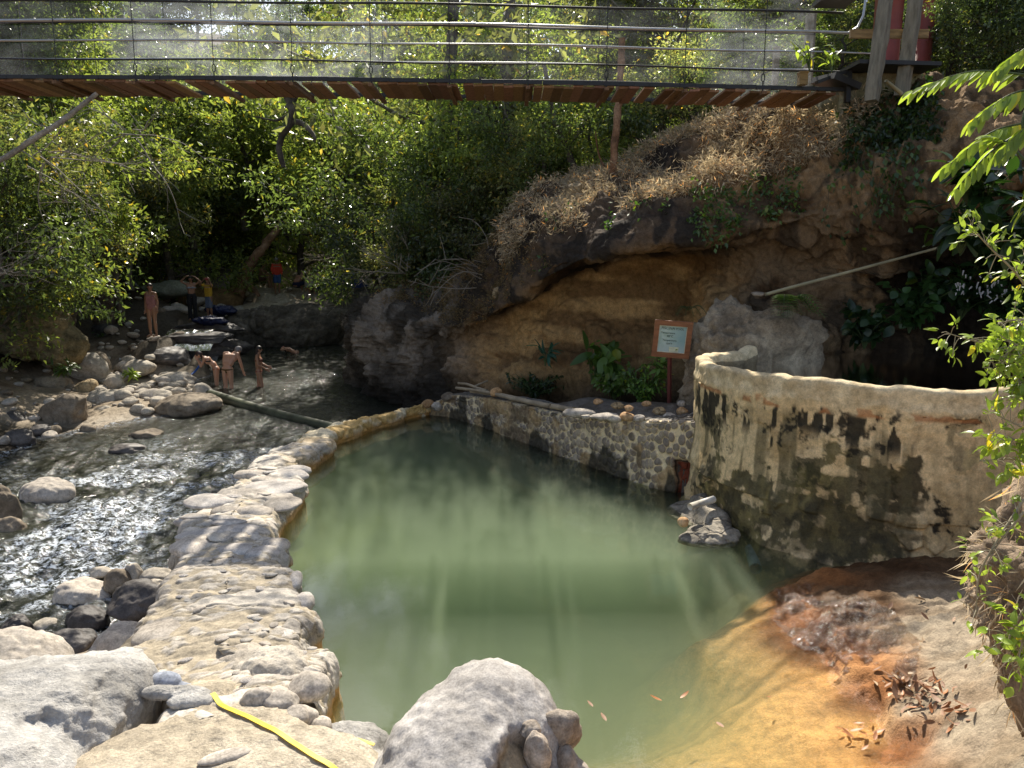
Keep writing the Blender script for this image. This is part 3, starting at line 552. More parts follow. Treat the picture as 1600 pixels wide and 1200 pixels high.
MPW = rockmat('pebble_wall_mortar', vcol=True, bump=.5, bs=12, rnd=0, rough=.8, bd=.015, speck=.3)
tag(link('pebble_wall', mesh('pebble_wall', V, gfaces(900, 200), MPW, True, wc)), 'low retaining wall of brown river pebbles set in cream mortar', 'wall')
def pwall(px):  # point on the wall's top at photo column px
    k = int(np.argmin(np.abs(proj(top_)[0] - px))); return top_[k].copy()

# grey buttress of concrete and boulders behind the tank's left end
V, F = blob([((0, 0, 0), (.62, .7, 1.05)), ((.75, .1, -.05), (.7, .6, .95)), ((-.25, .1, -.75), (.5, .6, .8)), ((1.2, .1, -.6), (.4, .5, .7)), ((.5, -.1, .55), (.85, .5, .4))], 17, 6, .12, .07, rid=.06)
MBU = rockmat('buttress_rock', [(.08, .06, .04), (.27, .21, .14), (.44, .36, .25)], 1.6, bump=1., bd=.08, bs=5)
tag(link('concrete_buttress', mesh('concrete_buttress', V, F, MBU), None, atd(1140, 580, 12.6)), 'rough grey buttress of rock and cement between sign and tank', 'rock')

# ================================================================== BRIDGE
def bz(x): return 6.156 - .01727 * x - .000885 * x * x
YN, YF = 13.3, 14.5; XA, XB = -15.5, 5.35
MD = flat('bridge_wood', (.20, .11, .055), .75, var=.35, scale=5, sc=(6, 1, 6), bump=.4)
MDV = rockmat('plank_wood', vcol=True, scale=3, rough=.75, bump=.3, rnd=0, spec=.25, bd=.01); MDK = flat('dark_steel', (.03, .03, .032), .5, .3); MST = flat('galvanised_cable', (.42, .43, .44), .35, .9, var=.1)
br = empty('suspension_bridge', (0, 13.9, 6.4)); tag(br, 'wooden plank footbridge hanging on cables with mesh sides above the river', 'bridge')
def bb(name, b, m, smooth=False): o = b.build(name, m, br, smooth); o.matrix_parent_inverse = Matrix.Translation((0, -13.9, -6.4)); return o
rg = np.random.RandomState(8); b = MB(); x = XA
gaps = set([int((a - XA) / .165) for a in (-5.35, -4.7, 1.9, 3.5)]); nar = set([int((a - XA) / .165) for a in (-3.5, -3.2, -2.9, -2.6, -1.2, 1.25, 1.6, 2.3, 2.7, 3.0, 4.1)])
i = 0
while x < XB:
    if i not in gaps: b.box((x, (YN + YF) / 2, bz(x) + rg.uniform(-.016, .012)), (.163 - (.02 if rg.rand() < .12 else 0), 1.2 + rg.uniform(-.05, .05), .035), (rg.uniform(-.008, .008), rg.uniform(-.07, .07), rg.uniform(-.014, .014)), np.array((.23, .125, .065)) * rg.uniform(.5, 1.35) * [1, rg.uniform(.9, 1.1), rg.uniform(.85, 1.2)])
    x += .165 + (.085 if i in nar else 0); i += 1
V_ = np.concatenate(b.V); o = link('deck_planks', mesh('deck_planks', V_, b.F, MDV, False, np.concatenate(b.C)), br); o.matrix_parent_inverse = Matrix.Translation((0, -13.9, -6.4))
for s, y in ((0, YN), (1, YF)):
    b = MB(); xs = np.arange(XA, XB + .3, .25)
    for k in range(len(xs) - 1): b.box(((xs[k] + xs[k + 1]) / 2, y - .01 if not s else y + .01, bz(xs[k]) + .05 + .003 * (k % 2)), (.245, .06, .06))
    bb('edge_beam', b, MDK)
    for j, hh_ in enumerate((.29, .58, .88, 1.18)):
        b = MB(); xs = np.linspace(XA, XB + (0 if j != 2 else 1.2), 70); P = [(a, y, bz(a) + hh_ + .05 + .012 * math.sin(a * 1.1 + j)) for a in xs]
        if j == 2 and not s:
            P = [p for p in P if p[0] < 5.2] + [(5.45, y, bz(5.4) + .93), (5.6, y, bz(5.5) + 1.02), (5.68, y, bz(5.5) + 1.2), (5.7, y, bz(5.5) + 1.5), (5.66, y, bz(5.5) + 1.75)]
            b.tube(P, .022, 8)
        else: b.tube(P, .014 if j != 3 else .02, 6)
        bb('side_cable', b, MST if j in (1, 2) else MDK, True)
for k, x in enumerate(np.arange(XA + .4, XB, 1.28)):
    for y in (YN - .03, YF + .03):
        b = MB(); b.tube([(x, y, bz(x) - .02), (x, y, bz(x) + .14)], .012, 5); a = np.linspace(0, 2 * math.pi, 14)
        b.tube([(x + .028 * math.cos(t), y, bz(x) + .2 + .06 * math.sin(t)) for t in a], .008, 5, caps=False); b.tube([(x, y, bz(x) + .26), (x + .01, y, bz(x) + 2.4)], .007, 5)
        bb('hanger_rod', b, MDK)
    b = MB(); b.box((x, 13.9, bz(x) - .05), (.07, 1.5, .05)); bb('cross_bearer', b, MD)
m = N('fine_netting'); f = m.ramp(m.noise(.5, 7, .65, dist=1.2, sc=(1, 1, 2.2)), [(.42, .0), (.68, .11)]); lw = m('LayerWeight', {0: .4}).outputs[1]
di = m.mixs(.65, m('BsdfDiffuse', {'Color': (.42, .44, .47, 1)}).outputs[0], m('BsdfTranslucent', {'Color': (.8, .85, .92, 1)}).outputs[0])
f = m.math('MULTIPLY', f, m.attr('net_sheen')); MNET = m.end(m.mixs(f, m('BsdfTransparent').outputs[0], di))
for y in (YN + .02, YF - .02):
    xs = np.linspace(XA, 4.9 if y < 14 else 5.2, 160); zs = np.linspace(0, 1, 14); Xn, Zn = np.meshgrid(xs, zs, indexing='ij')
    V = np.stack([Xn, y + .035 * fbm(xyz(Xn * 1.2, Zn * 3), 3, 4), bz(Xn) + .06 + Zn * 1.5], -1); du_ = .35 + 1.5 * sm(-7.2, -6.6, Xn) * sm(-1.5, -3., Xn) + 1.1 * sm(3.0, 3.8, Xn); o = link('side_netting', mesh('side_netting', V, gfaces(160, 14), MNET, attrs={'net_sheen': du_.ravel()}), br); o.matrix_parent_inverse = Matrix.Translation((0, -13.9, -6.4))  # pale stretches: light sheen on the netting put in as extra opacity

# gateway at the bridge's right end
MPO = flat('weathered_post', (.24, .22, .17), .85, var=.3, scale=3, sc=(5, 5, 1), bump=.6); MRD = flat('red_oxide_paint', (.25, .055, .04), .5, var=.12, scale=3); MBO = flat('board_wood', (.30, .20, .09), .8, var=.3, scale=4, sc=(1, 6, 6), bump=.4)
tw = empty('bridge_gateway', atd(1400, 130, 13.5)); tag(tw, 'bridge gateway of red steel pillars, grey timber struts and a wooden rail', 'gateway')
def tb(name, b, m, smooth=False): o = b.build(name, m, tw, smooth); o.matrix_parent_inverse = Matrix.Translation(-Vector(tw.location)); return o
for x0, y0, x1, y1, d, w_ in [(1362,158,1392,-60,12.7,.2), (1408,150,1440,-60,12.9,.2)]:
    b = MB(); a, c = atd(x0, y0, d), atd(x1, y1, d); P = np.linspace(a, c, 12); 
    for k in range(11): pass
    b.tube(P, w_ * .62, 4, wob=.12, seed=x0); tb('timber_strut', b, MPO)
for x0, x1, d in [(1387,1399,14.2), (1437,1449,14.4)]:
    b = MB(); a, c = atd(x0, 107, d), atd(x1, -60, d); c[0] = a[0] + .03; b.tube([a, c], .165, 22); tb('red_pillar', b, MRD, True)
b = MB(); a, c = atd(1370, 107, 14.6), atd(1376, -60, 14.6); b.tube([a, [a[0], c[1], c[2]]], .12, 4); tb('rust_post', b, flat('rust_board', (.22, .09, .05), .8))
b = MB(); a, c = atd(1328, 53, 13.0), atd(1450, 53, 13.0); b.box((a + c) / 2, (c[0] - a[0], .06, .13)); tb('wooden_rail', b, MBO)
b = MB(); a, c = atd(1278, 2, 13.0), atd(1330, 1, 13.0); b.box((a + c) / 2, (c[0] - a[0], .5, .07), (0, .02, 0)); tb('dark_plate', b, MDK)
MCN = rockmat('mossy_concrete', [(.10, .10, .05), (.21, .20, .12), (.30, .27, .20)], 2.2, bump=.7, bs=6)
a = atd(1318, 112, 13.3); c = atd(1440, 160, 13.3); bm_ = bmesh.new(); bmesh.ops.create_cube(bm_, size=1); bmesh.ops.subdivide_edges(bm_, edges=bm_.edges, cuts=30, use_grid_fill=True)
V = np.array([v.co[:] for v in bm_.verts]); Fq = np.array([[v.index for v in f.verts] for f in bm_.faces]); bm_.free()
V = V * [c[0] - a[0], 1.5, 1.3]; V = V + .02 * np.stack([fbm(V * 3, 4, k) for k in range(3)], -1)
tag(link('concrete_abutment', mesh('concrete_abutment', V, Fq, MCN), None, [(a[0] + c[0]) / 2, 14.1, a[2] - .65]), 'mossy concrete block under the red pillars at the bridge end', 'abutment')
b = MB(); ab = [(1308, 112, .06, 1.4), ]; a = atd(1385, 108, 13.2); b.box(a, (1.3, .9, .06), (0, .02, .02)); b.box(atd(1300, 120, 13.2), (.55, .1, .05), (0, -.35, .1)); b.box(atd(1325, 135, 13.2), (.07, .1, .5))
b.box(atd(1306, 130, 13.4), (.5, .7, .1), (.1, .3, .2)); tag(b.build('landing_boards', MDK), 'dark broken landing boards lying where the footbridge meets the concrete', 'boards')
for k, (px, y0, y1, d, w_, lb) in enumerate([(1254, 133, 115, 13.2, .13, 'short orange brown post stub on the footbridge deck end'), (1212, 133, 75, 14.9, .1, 'thin brown post standing behind the footbridge netting'), (1264, 140, 25, 15.2, .15, 'tall brown post behind the netting near the bridge end')]):
    b = MB(); a, c = atd(px, y0, d), atd(px, y1, d); b.box((a + c) / 2, (w_, w_, c[2] - a[2])); b.box([(a[0] + c[0]) / 2, a[1], c[2] + .012], (w_ * 1.12, w_ * 1.12, .024)); tag(b.build('post', MBO if k == 0 else MPO), lb, 'post')

# ================================================================== FOREGROUND BOULDERS
def drape(P, names, off):
    from mathutils.bvhtree import BVHTree
    dg = bpy.context.evaluated_depsgraph_get(); tr = []
    for o in COL.objects:
        if o.type == 'MESH' and o.name.split('.')[0] in names: bm2 = bmesh.new(); bm2.from_mesh(o.data); bm2.transform(o.matrix_world); tr.append(BVHTree.FromBMesh(bm2)); bm2.free()
    P = np.array(P, float)
    for i, p in enumerate(P):
        h = [t.ray_cast(Vector((p[0], p[1], 3)), Vector((0, 0, -1)))[0] for t in tr]; h = [a.z for a in h if a]; 
        if h: P[i, 2] = max(h) + off
    return P
MWH = rockmat('white_limestone', [(.24, .225, .20), (.42, .40, .37), (.53, .51, .475)], 1.3, bump=.9, rnd=0, bs=4, bd=.08, speck=.35)
MGR = rockmat('grey_granite', [(.32, .29, .26), (.45, .41, .37), (.56, .52, .47)], 1.4, bump=.6, rnd=0, bs=12, bd=.02, speck=.5)
MSL = rockmat('slab_rock', [(.30, .25, .18), (.45, .38, .28), (.56, .49, .38)], 1.4, bump=.8, rnd=0, bs=4, bd=.08)
MBK = rockmat('broken_face', [(.10, .075, .045), (.26, .19, .11), (.40, .31, .20)], 3, bump=1., rnd=0, bs=12, bd=.04)
MPL0 = rockmat('pale_cobble', [(.34, .30, .25), (.46, .42, .36), (.58, .54, .47)], 2, bump=.4, bs=10, bd=.015, rnd=.15)
MCB = rockmat('cobble_grey', [(.30, .26, .22), (.42, .37, .31), (.54, .48, .41)], 2, bump=.35, bs=14, bd=.015, rnd=.2)
MDKR = rockmat('dark_wet_rock', [(.035, .032, .03), (.08, .07, .065), (.15, .13, .115)], 1.8, rough=.55, bump=.6, bs=8, rnd=.2)
MBR = rockmat('brown_rock', [(.11, .085, .06), (.22, .175, .125), (.34, .28, .21)], 1.5, bump=.6, bs=7, rnd=.2)
# centre boulder with a knot of stones set into its broken right side
c0 = onz(738, 1200, .40); cb = empty('centre_boulder', c0 + [0, 0, -.47]); cb.scale = (.88, .88, .9); tag(cb, 'big pale rounded boulder with broken brown side at front of pool', 'boulder')
V, F = blob([((0, 0, 0), (.62, .75, .50)), ((.10, .25, .25), (.36, .42, .32)), ((-.40, -.15, -.22), (.34, .5, .38)), ((.30, .22, .14), (.33, .34, .32)), ((.10, -.5, -.1), (.62, .6, .42))], 71, 6, .035, .014, fr=1.6, e=12)
cut = ((V - [.36, -.40, .20]) / [.28, .34, .30]); dd = np.linalg.norm(cut, axis=1); V = V - (V * [1, 1, .8]) * (.24 * sm(1.15, .7, dd + .18 * fbm(V * 5, 4, 3)))[:, None]
cbm = mixc((.34, .315, .29), (.46, .43, .40), sm(-.4, .4, fbm(V * 3, 4, 3))); hole = sm(1.12, .86, dd + .2 * fbm(V * 5, 4, 3)); cbm = mixc(cbm, mixc((.12, .085, .05), (.36, .28, .18), sm(-.4, .5, fbm(V * 7, 4, 8))), hole)
MSB = rockmat('set_stone_rock', [(.22, .17, .12), (.38, .32, .26), (.52, .47, .41)], 2.5, bump=.7, bs=10)
o = link('boulder_body', mesh('boulder_body', V, F, rockmat('centre_boulder_rock', vcol=True, bump=.5, rnd=0, bs=14, bd=.02, speck=.5), True, cbm), cb, (0, 0, .5))
for k, (x, y, z, s) in enumerate([(.66, .10, .26, (.24, .3, .34)), (.72, -.05, .05, (.26, .3, .36)), (.62, -.28, .0, (.3, .28, .3)), (.74, -.30, -.22, (.28, .3, .34)), (.48, -.22, .28, (.18, .16, .3)), (.35, -.28, .12, (.2, .2, .28)), (.52, -.48, .02, (.3, .3, .26)), (.66, .22, -.15, (.34, .3, .4)), (.42, -.1, .4, (.16, .14, .12))]):
    rock('set_stone', (x * .9, y * .9, .48 + z * .95), s, MSB, 40 + k, parent=cb, sub=4, ang=.5, amp=.14, det=.03)
# white boulder at the left
def bigrock(name, px, py, z, parts, seed, mat, label, cat='boulder', **k):
    fz = k.pop('flat', None); V, F = blob(parts, seed, **k)
    if fz: V[:, 2] = np.where(V[:, 2] > fz, fz + (V[:, 2] - fz) * .3, V[:, 2]) + .012 * ridged(V * 2.2, 5, seed)
    return tag(link(name, mesh(name, V, F, mat), None, onz(px, py, z)), label, cat)
bigrock('white_boulder', 50, 1150, .35, [((0, 0, 0), (.62, .60, .40)), ((-.4, .1, -.05), (.7, .6, .38)), ((.26, .30, -.02), (.36, .46, .37)), ((.0, -.6, -.1), (.66, .7, .45)), ((.34, -.1, -.3), (.30, .5, .5))], 91, MWH, 'large white flat topped limestone boulder at the left front corner', e=24, amp=.06, det=.03, rid=.03, fr=1.2, flat=.31)
bigrock('grey_boulder', 5, 1085, .2, [((0, 0, 0), (.5, .5, .42)), ((-.4, .1, -.1), (.5, .5, .4))], 92, MCB, 'grey boulder partly hidden behind the white boulder at far left', e=16)
bigrock('path_slab', 380, 1175, .18, [((0, -.1, 0), (.50, .38, .36)), ((-.32, .26, -.02), (.26, .26, .36)), ((.2, -.45, 0), (.85, .5, .38)), ((-.4, -.45, 0), (.45, .6, .36))], 93, MSL, 'flat tan rock slab crossed by the yellow strap in front', 'rock slab', e=30, amp=.04, det=.035, fr=1.5, rid=.03, flat=.27)
bigrock('rounded_boulder', 425, 1085, .16, [((0, 0, 0), (.40, .40, .34)), ((-.26, .18, .0), (.30, .28, .28)), ((.08, -.2, -.05), (.34, .34, .30))], 94, rockmat('rounded_boulder_rock', [(.33, .28, .22), (.46, .41, .34), (.57, .52, .44)], 1.5, bump=.8, rnd=0, bs=10, bd=.03), 'pitted rounded boulder at near end of the walkway by the pool', e=14, amp=.03, det=.02)
bigrock('strap_stone', 540, 1185, .1, [((0, 0, 0), (.30, .20, .2)), ((.2, -.2, -.05), (.3, .2, .2))], 96, MWH, 'small pale stone carrying the end of the yellow strap', 'stone', sub=5)
bigrock('blue_stone', 258, 1066, .42, [((0, 0, 0), (.12, .08, .07)), ((.12, -.05, -.04), (.18, .08, .04))], 97, rockmat('blue_grey_stone', [(.20, .22, .26), (.28, .30, .35), (.38, .4, .46)], 3, bump=.2), 'smooth blue grey stone wedged at the top of the slab', 'stone', sub=4, amp=.02, det=.005)
bigrock('mortar_cap', 275, 1082, .48, [((0, 0, 0), (.26, .07, .05)), ((.15, -.08, -.02), (.18, .08, .05))], 98, MWH, 'white mortar crust along the top edge of the tan slab', 'mortar', sub=5, amp=.03, det=.015)
bpy.context.view_layer.update()
for k, (px, py, z, s, lb) in enumerate([(440, 1115, .38, (.26, .18, .14), 'grey oval cobble set in the slab edge, left of two'), (475, 1118, .38, (.2, .2, .16), 'grey round cobble set in the slab edge beside the oval one'), (402, 1100, .44, (.26, .14, .15), 'tan long cobble under the yellow strap near the pitted boulder'), (498, 1140, .3, (.22, .18, .16), 'pale cobble at the pool edge below the pitted boulder'), (350, 1172, .54, (.30, .12, .05), 'flat pale oval stone set into the tan slab surface'), (465, 1140, .33, (.2, .16, .12), 'small brown cobble between strap and pool below the pitted boulder'), (484, 1098, .30, (.3, .26, .2), 'brown cobble filling the gap under the pitted boulder at pool edge')]):
    q_ = drape([onz(px, py, z)], ('path_slab', 'rounded_boulder', 'stone_walkway'), 0.)[0]; rock('cobble', (q_[0], q_[1], min(q_[2], z + .12) + s[2] * .1), s, MCB, 120 + k, label=lb, cat='stone', sub=4, ang=.15, amp=.06, det=.01)
# yellow strap
ys = [(332,1077,.52),(350,1090,.55),(385,1108,.55),(420,1130,.54),(455,1155,.52),(490,1180,.50),(530,1200,.48),(570,1225,.46)]
P = curve(np.array([onz(a, b_, c) for a, b_, c in ys]), 60)
def strap(name, P, w, label):
    t = np.gradient(P, axis=0); s_ = np.cross(t, [0, 0, 1]); s_ /= np.linalg.norm(s_, axis=1, keepdims=True); V = np.concatenate([np.stack([P + s_ * w, P - s_ * w, P - s_ * w - [0, 0, .004], P + s_ * w - [0, 0, .004]], 1)]); n_ = len(P)
    F = [(i * 4 + a, (i + 1) * 4 + a, (i + 1) * 4 + (a + 1) % 4, i * 4 + (a + 1) % 4) for i in range(n_ - 1) for a in range(4)]
    return tag(link(name, mesh(name, V.reshape(-1, 3), F, MYE, False)), label, 'strap')
MYE = flat('yellow_webbing', (.85, .62, .02), .55, var=.05)
bpy.context.view_layer.update(); RN = ('path_slab', 'rounded_boulder', 'cobble', 'mortar_cap', 'blue_stone', 'strap_stone', 'boulder_body')
P = drape(P, RN, .012); P[:, 2] = np.convolve(np.pad(P[:, 2], 3, 'edge'), np.ones(7) / 7, 'valid') + .008
strap('yellow_strap', P, .017, 'bright yellow webbing strap lying diagonally over the tan rock slab')
strap('yellow_strap', curve(np.array([onz(500, 1150, .33), onz(530, 1150, .34), onz(560, 1155, .34), onz(585, 1163, .32)]), 20), .012, 'thin yellow strap end along the pale stone by the pool')

# flat stones along the walkway's edges, parts of it
rg = np.random.RandomState(12)
es = [(430,762,100,34),(440,785,60,26),(450,740,70,22),(395,800,60,24),(330,782,90,24),(350,800,50,14),(460,735,50,16),(420,752,60,16),(345,832,130,30),(300,850,70,34),(410,865,60,20),(430,850,50,18),(440,990,48,42),(420,1008,44,20),(470,940,40,24),(255,985,95,42),(310,960,60,16),(395,740,60,12),(370,860,70,20),(280,900,40,30),(462,905,22,22),(300,955,50,16),(462,1045,40,26),(390,772,80,16),(300,812,60,14)]
for k, (px, py, w_, h_) in enumerate(es):
    p = onz(px, py, .30); sc_ = p[1] / FPX; o = rock('coping_stone', p - [0, 0, .02], (w_ * sc_ * 1.05, h_ * sc_ * 2.6, .17), MCB if k % 2 else MGR, 200 + k, rz=rg.uniform(-.25, .25), parent=ww, sub=4, ang=.3, amp=.08, det=.015)

# flat cobbles and slabs bedded in the walkway's mortar
rg = np.random.RandomState(19); fm = []
for k in range(6): V, F = rock_verts((1, .72, .34), 700 + k, 3, .15, .06, .012); fm.append(mesh('bedded_stone', V, F, [MCB, MGR, MPL0, MGR, MCB, MPL0][k]))
for k in range(60):
    near2 = k < 46; i = rg.randint(600, 940) if near2 else rg.randint(250, 620); j = int(np.argmin(np.abs(tt - rg.uniform(.1, .9)) + (hh < .9) * 9)); p = W[i, j]; s = rg.uniform(.07, .14) if near2 else rg.uniform(.2, .42)
    o = link('bedded_stone', fm[rg.randint(6)], ww, (p[0], p[1], p[2] + s * .02)); o.scale = (s, s * rg.uniform(.7, 1.), s * (.8 if near2 else .5)); o.rotation_euler = (rg.normal() * .06, rg.normal() * .06, rg.normal() * .5)
# ================================================================== FOLIAGE
def leaves(P, size, rg, up=.5, asp=.45, out=None, droop=.25):
    n = len(P); d = rg.normal(size=(n, 3))
    if out is not None: d = d * .7 + out
    d[:, 2] -= droop; d /= np.linalg.norm(d, axis=1, keepdims=True) + 1e-9
    nn = rg.normal(size=(n, 3)) * .8; nn[:, 2] += up; s = np.cross(d, nn); s /= np.linalg.norm(s, axis=1, keepdims=True) + 1e-9; nn = np.cross(s, d)
    L = (size * rg.uniform(.6, 1.35, n))[:, None]; m = P + d * L * .45
    V = np.stack([P, m + s * L * asp * .5 + nn * L * .08, P + d * L - nn * L * .08, m - s * L * asp * .5 + nn * L * .08], 1).reshape(-1, 3)
    return V, np.arange(n * 4).reshape(n, 4), rg.rand(n)
def leafmesh(name, P, size, rg, mat, **k):
    V, F, r = leaves(P, size, rg, **k); return mesh(name, V, F, mat, False, attrs={'rnd': r})
TCn = (2.6, 2.7, 1.2)
LM = [leafmat('leaf_green', (.036, .054, .020), (.082, .11, .042), .46, .38, TCn, .6), leafmat('leaf_yellow_green', (.10, .135, .034), (.18, .225, .075), .5, .4, (1.9, 1.9, .8)), leafmat('leaf_dark', (.03, .05, .02), (.065, .09, .036), .42, .3, TCn, .8), leafmat('leaf_olive', (.075, .082, .036), (.18, .19, .09), .45, .38, TCn, .7)]
MBKk = rockmat('bark', [(.035, .028, .02), (.085, .07, .055), (.16, .14, .115)], 3, bump=.8, bs=10); MBP = rockmat('pale_bark', [(.12, .10, .08), (.26, .23, .19), (.40, .36, .31)], 4, bump=.6, bs=12)
MTW_ = flat('dry_twig', (.28, .24, .19), .8)
def tree_meshes(seed, H, CR, nl, leaf, base=.3, mat=None, lean=(0, 0), bark=None, dens=1., clr=.42):
    rg = np.random.RandomState(seed); b = MB(); z = np.linspace(0, 1, 9); wx = np.cumsum(rg.normal(size=(9, 2)) * .035 * H, 0); wx -= wx[0]
    tr = np.stack([wx[:, 0] + lean[0] * H * z ** 1.3, wx[:, 1] + lean[1] * H * z ** 1.3, z * H * .86], 1); tr[0, 2] = -.6; tr = curve(tr, 26); r0 = .016 * H + .03
    b.tube(tr, r0 * np.linspace(1.25, .18, 26), 9, wob=.2, seed=seed); cen = []
    nlb = rg.randint(9, 13)
    for i in range(nlb):
        t = base + (1 - base) * (i + rg.rand() * .6) / nlb; k = int(t * 25); p = tr[k]; a = i * 2.4 + rg.uniform(-.5, .5); e = rg.uniform(.1, .75) * (1 if t < .9 else 1.6)
        ln = CR * (1 - .45 * max(0, t - .55) / .45) * rg.uniform(.65, 1.05); d = np.array([math.cos(a), math.sin(a), e]); q = [p]
        for j in range(5): q.append(q[-1] + d * ln / 5); d = d + rg.normal(size=3) * .22; d[2] -= .03
        q = curve(q, 12); b.tube(q, r0 * .42 * np.linspace(1, .2, 12) * (1.15 - .6 * t), 6, caps=False, wob=.15)
        for j in range(rg.randint(5, 8)):
            k2 = rg.randint(4, 12); d2 = rg.normal(size=3) * .8 + [math.cos(a) * .5, math.sin(a) * .5, .25]; ln2 = ln * rg.uniform(.25, .5); w = [q[k2]]
            for _ in range(3): w.append(w[-1] + d2 / np.linalg.norm(d2) * ln2 / 3); d2 = d2 + rg.normal(size=3) * .3
            b.tube(w, r0 * .13 * np.linspace(1, .35, 4), 4, caps=False); cen += [(w[-1], 1.), (w[2], .8)]
        cen += [(q[-1], 1.1), (q[8], .7)]
    cen += [(tr[-1] + rg.normal(size=3) * .3, 1.) for _ in range(4)]
    C0 = np.array([c[0] for c in cen]); cs = np.array([c[1] for c in cen]) * CR * clr * rg.uniform(.45, 1.1, len(cen))
    w = cs ** 2; w /= w.sum(); k = rg.choice(len(cen), nl, p=w); dv = rg.normal(size=(nl, 3)); dv /= np.linalg.norm(dv, axis=1, keepdims=True); rr = rg.rand(nl) ** .55
    P = C0[k] + dv * (cs[k] * rr)[:, None] * [1, 1, .6]; P = P + .16 * CR * np.stack([vnoise(P * 1.3, 3), vnoise(P * 1.3, 4), vnoise(P * 1.3, 5)], 1)
    cm = leafmesh('crown', P, leaf, rg, mat, out=dv * .8)
    tm = mesh('trunk', np.concatenate(b.V), b.F, bark or MBKk, True); return tm, cm
TP = [tree_meshes(1, 13, 4.4, 15000, .24, .22, LM[0], clr=.34), tree_meshes(2, 15, 4.0, 15000, .24, .30, LM[2], clr=.34), tree_meshes(3, 11, 4.6, 16000, .22, .15, LM[1], clr=.34), tree_meshes(4, 14, 3.6, 9000, .24, .28, LM[3], (.1, 0), MBP, clr=.34),
      tree_meshes(5, 9, 4.2, 15000, .19, .10, LM[1], (.12, -.1), clr=.34), tree_meshes(6, 16, 4.5, 14000, .25, .35, LM[0], (-.08, 0), clr=.34), tree_meshes(7, 10, 3.5, 5000, .2, .25, LM[3], (.05, .1), MBP)]
BP = [tree_meshes(21, 3.2, 1.9, 7500, .125, .04, LM[0], clr=.4), tree_meshes(22, 2.6, 1.7, 6500, .12, .04, LM[3], clr=.4), tree_meshes(23, 3.0, 1.8, 7500, .13, .04, LM[1], clr=.4), tree_meshes(24, 2.6, 1.8, 6500, .14, .04, LM[2], clr=.4)]
TS = random.Random(4)
def put_tree(proto, x, y, s, rz, label, group, name='tree', z=None, sz=1., ax_=0, ay_=0):
    z = gz(x, y) if z is None else z; e = empty(name, (x, y, z), rz); e.scale = (s, s, s * sz); e.rotation_euler = (ax_, ay_, rz); tag(e, label, 'tree' if name == 'tree' else 'bush', group)
    link('trunk' if name == 'tree' else 'stem', proto[0], e); link('crown' if name == 'tree' else 'foliage', proto[1], e); return e
GF = 'trees of the forest beyond the river'; L_far = 'tall leafy tree in the forest filling the background slope'
G2 = 'trees behind the cliff on the right'; L_r = 'leafy tree standing behind the top of the cliff at right'
G3 = 'trees on the left river bank'
for k, (px, d, pr, s) in enumerate([(330,46,4,1.3),(455,43,2,.95),(600,38,0,.85),(215,37,0,.8),(130,33,2,.85),(640,40,0,.85),(250,43,1,.9),(400,47,2,1.05),(520,50,2,1.05),(60,38,5,.95),(700,36,3,.85),(-40,30,0,.9),(600,52,5,1.),(340,54,5,1.0),(180,52,0,1.05),
                                (30,50,1,1.1),(470,60,1,1.2),(670,56,2,1.1),(760,46,0,.9),(250,64,2,1.2),(90,66,2,1.2),(560,68,0,1.25),(400,70,3,1.2),(-80,50,0,1.2),(740,64,5,1.1),(850,52,2,1.0),(940,58,1,1.1),(820,66,0,1.2),(1040,50,0,1.0),(1150,56,5,1.1)]):
    p = atd(px, 400, d); s = s * TS.uniform(.92, 1.1)
    if 300 < px < 700: s = min(s, (3.4 + .345 * d - gz(p[0], d)) / [13, 15, 11, 14, 9, 16, 10][pr])
    put_tree(TP[pr], p[0], d, s, TS.uniform(0, 6.28), L_far, GF)
for k, (px, d, pr, s) in enumerate([(770,25,4,.8),(860,27,0,.62),(960,24.5,3,.62),(1040,27,4,.85),(1110,24,0,.55),(1190,28,1,.7),(1230,21,3,.5),(1330,23,0,.6),(1420,19.5,4,.7),(1500,22,1,.6),(1570,18,0,.5),(1650,20,1,.6),(1290,32,2,.9),(1460,30,5,.8),(1620,30,0,.9),(1050,38,5,.9),(900,36,1,.9),(800,33,2,.9)]):
    p = atd(px, 400, d); z = max(gz(p[0], d) - .3, 0 if d > 27 else atd(px, [0, 262, 262, 170, 165][0 if px < 820 else 1 if px < 990 else 3 if px < 1180 else 4] or 330, 18.)[2] - .4)
    put_tree(TP[pr], p[0], d, s * TS.uniform(.95, 1.08), TS.uniform(0, 6.28), L_r, G2, z=z)
for k, (x, y, pr, s, lb) in enumerate([(-14.5,20,4,.78,'low spreading tree on the left bank above the mossy bank'), (-21,29.5,0,.85,'dense green tree at far left above the river bend'), (-18,34,4,.9,'bright leafy tree leaning over the stone steps'), (-19,19,2,.9,'broad tree at the left edge of the gorge'), (-21,31,5,.9,'tall tree high on the left bank slope'), (-15.6,36,2,.8,'tree behind the woman in the pink swimsuit')]):
    put_tree(TP[pr], x, y, s, k * 1.3, lb, G3)
for k, (x, y, pr, s, lb) in enumerate([(-2.4,25.5,6,1.5,'very tall thin tree on the right bank whose crown rises above the bridge')]):
    put_tree(TP[pr], x, y, s, k * 2.3 + .4, lb, None)
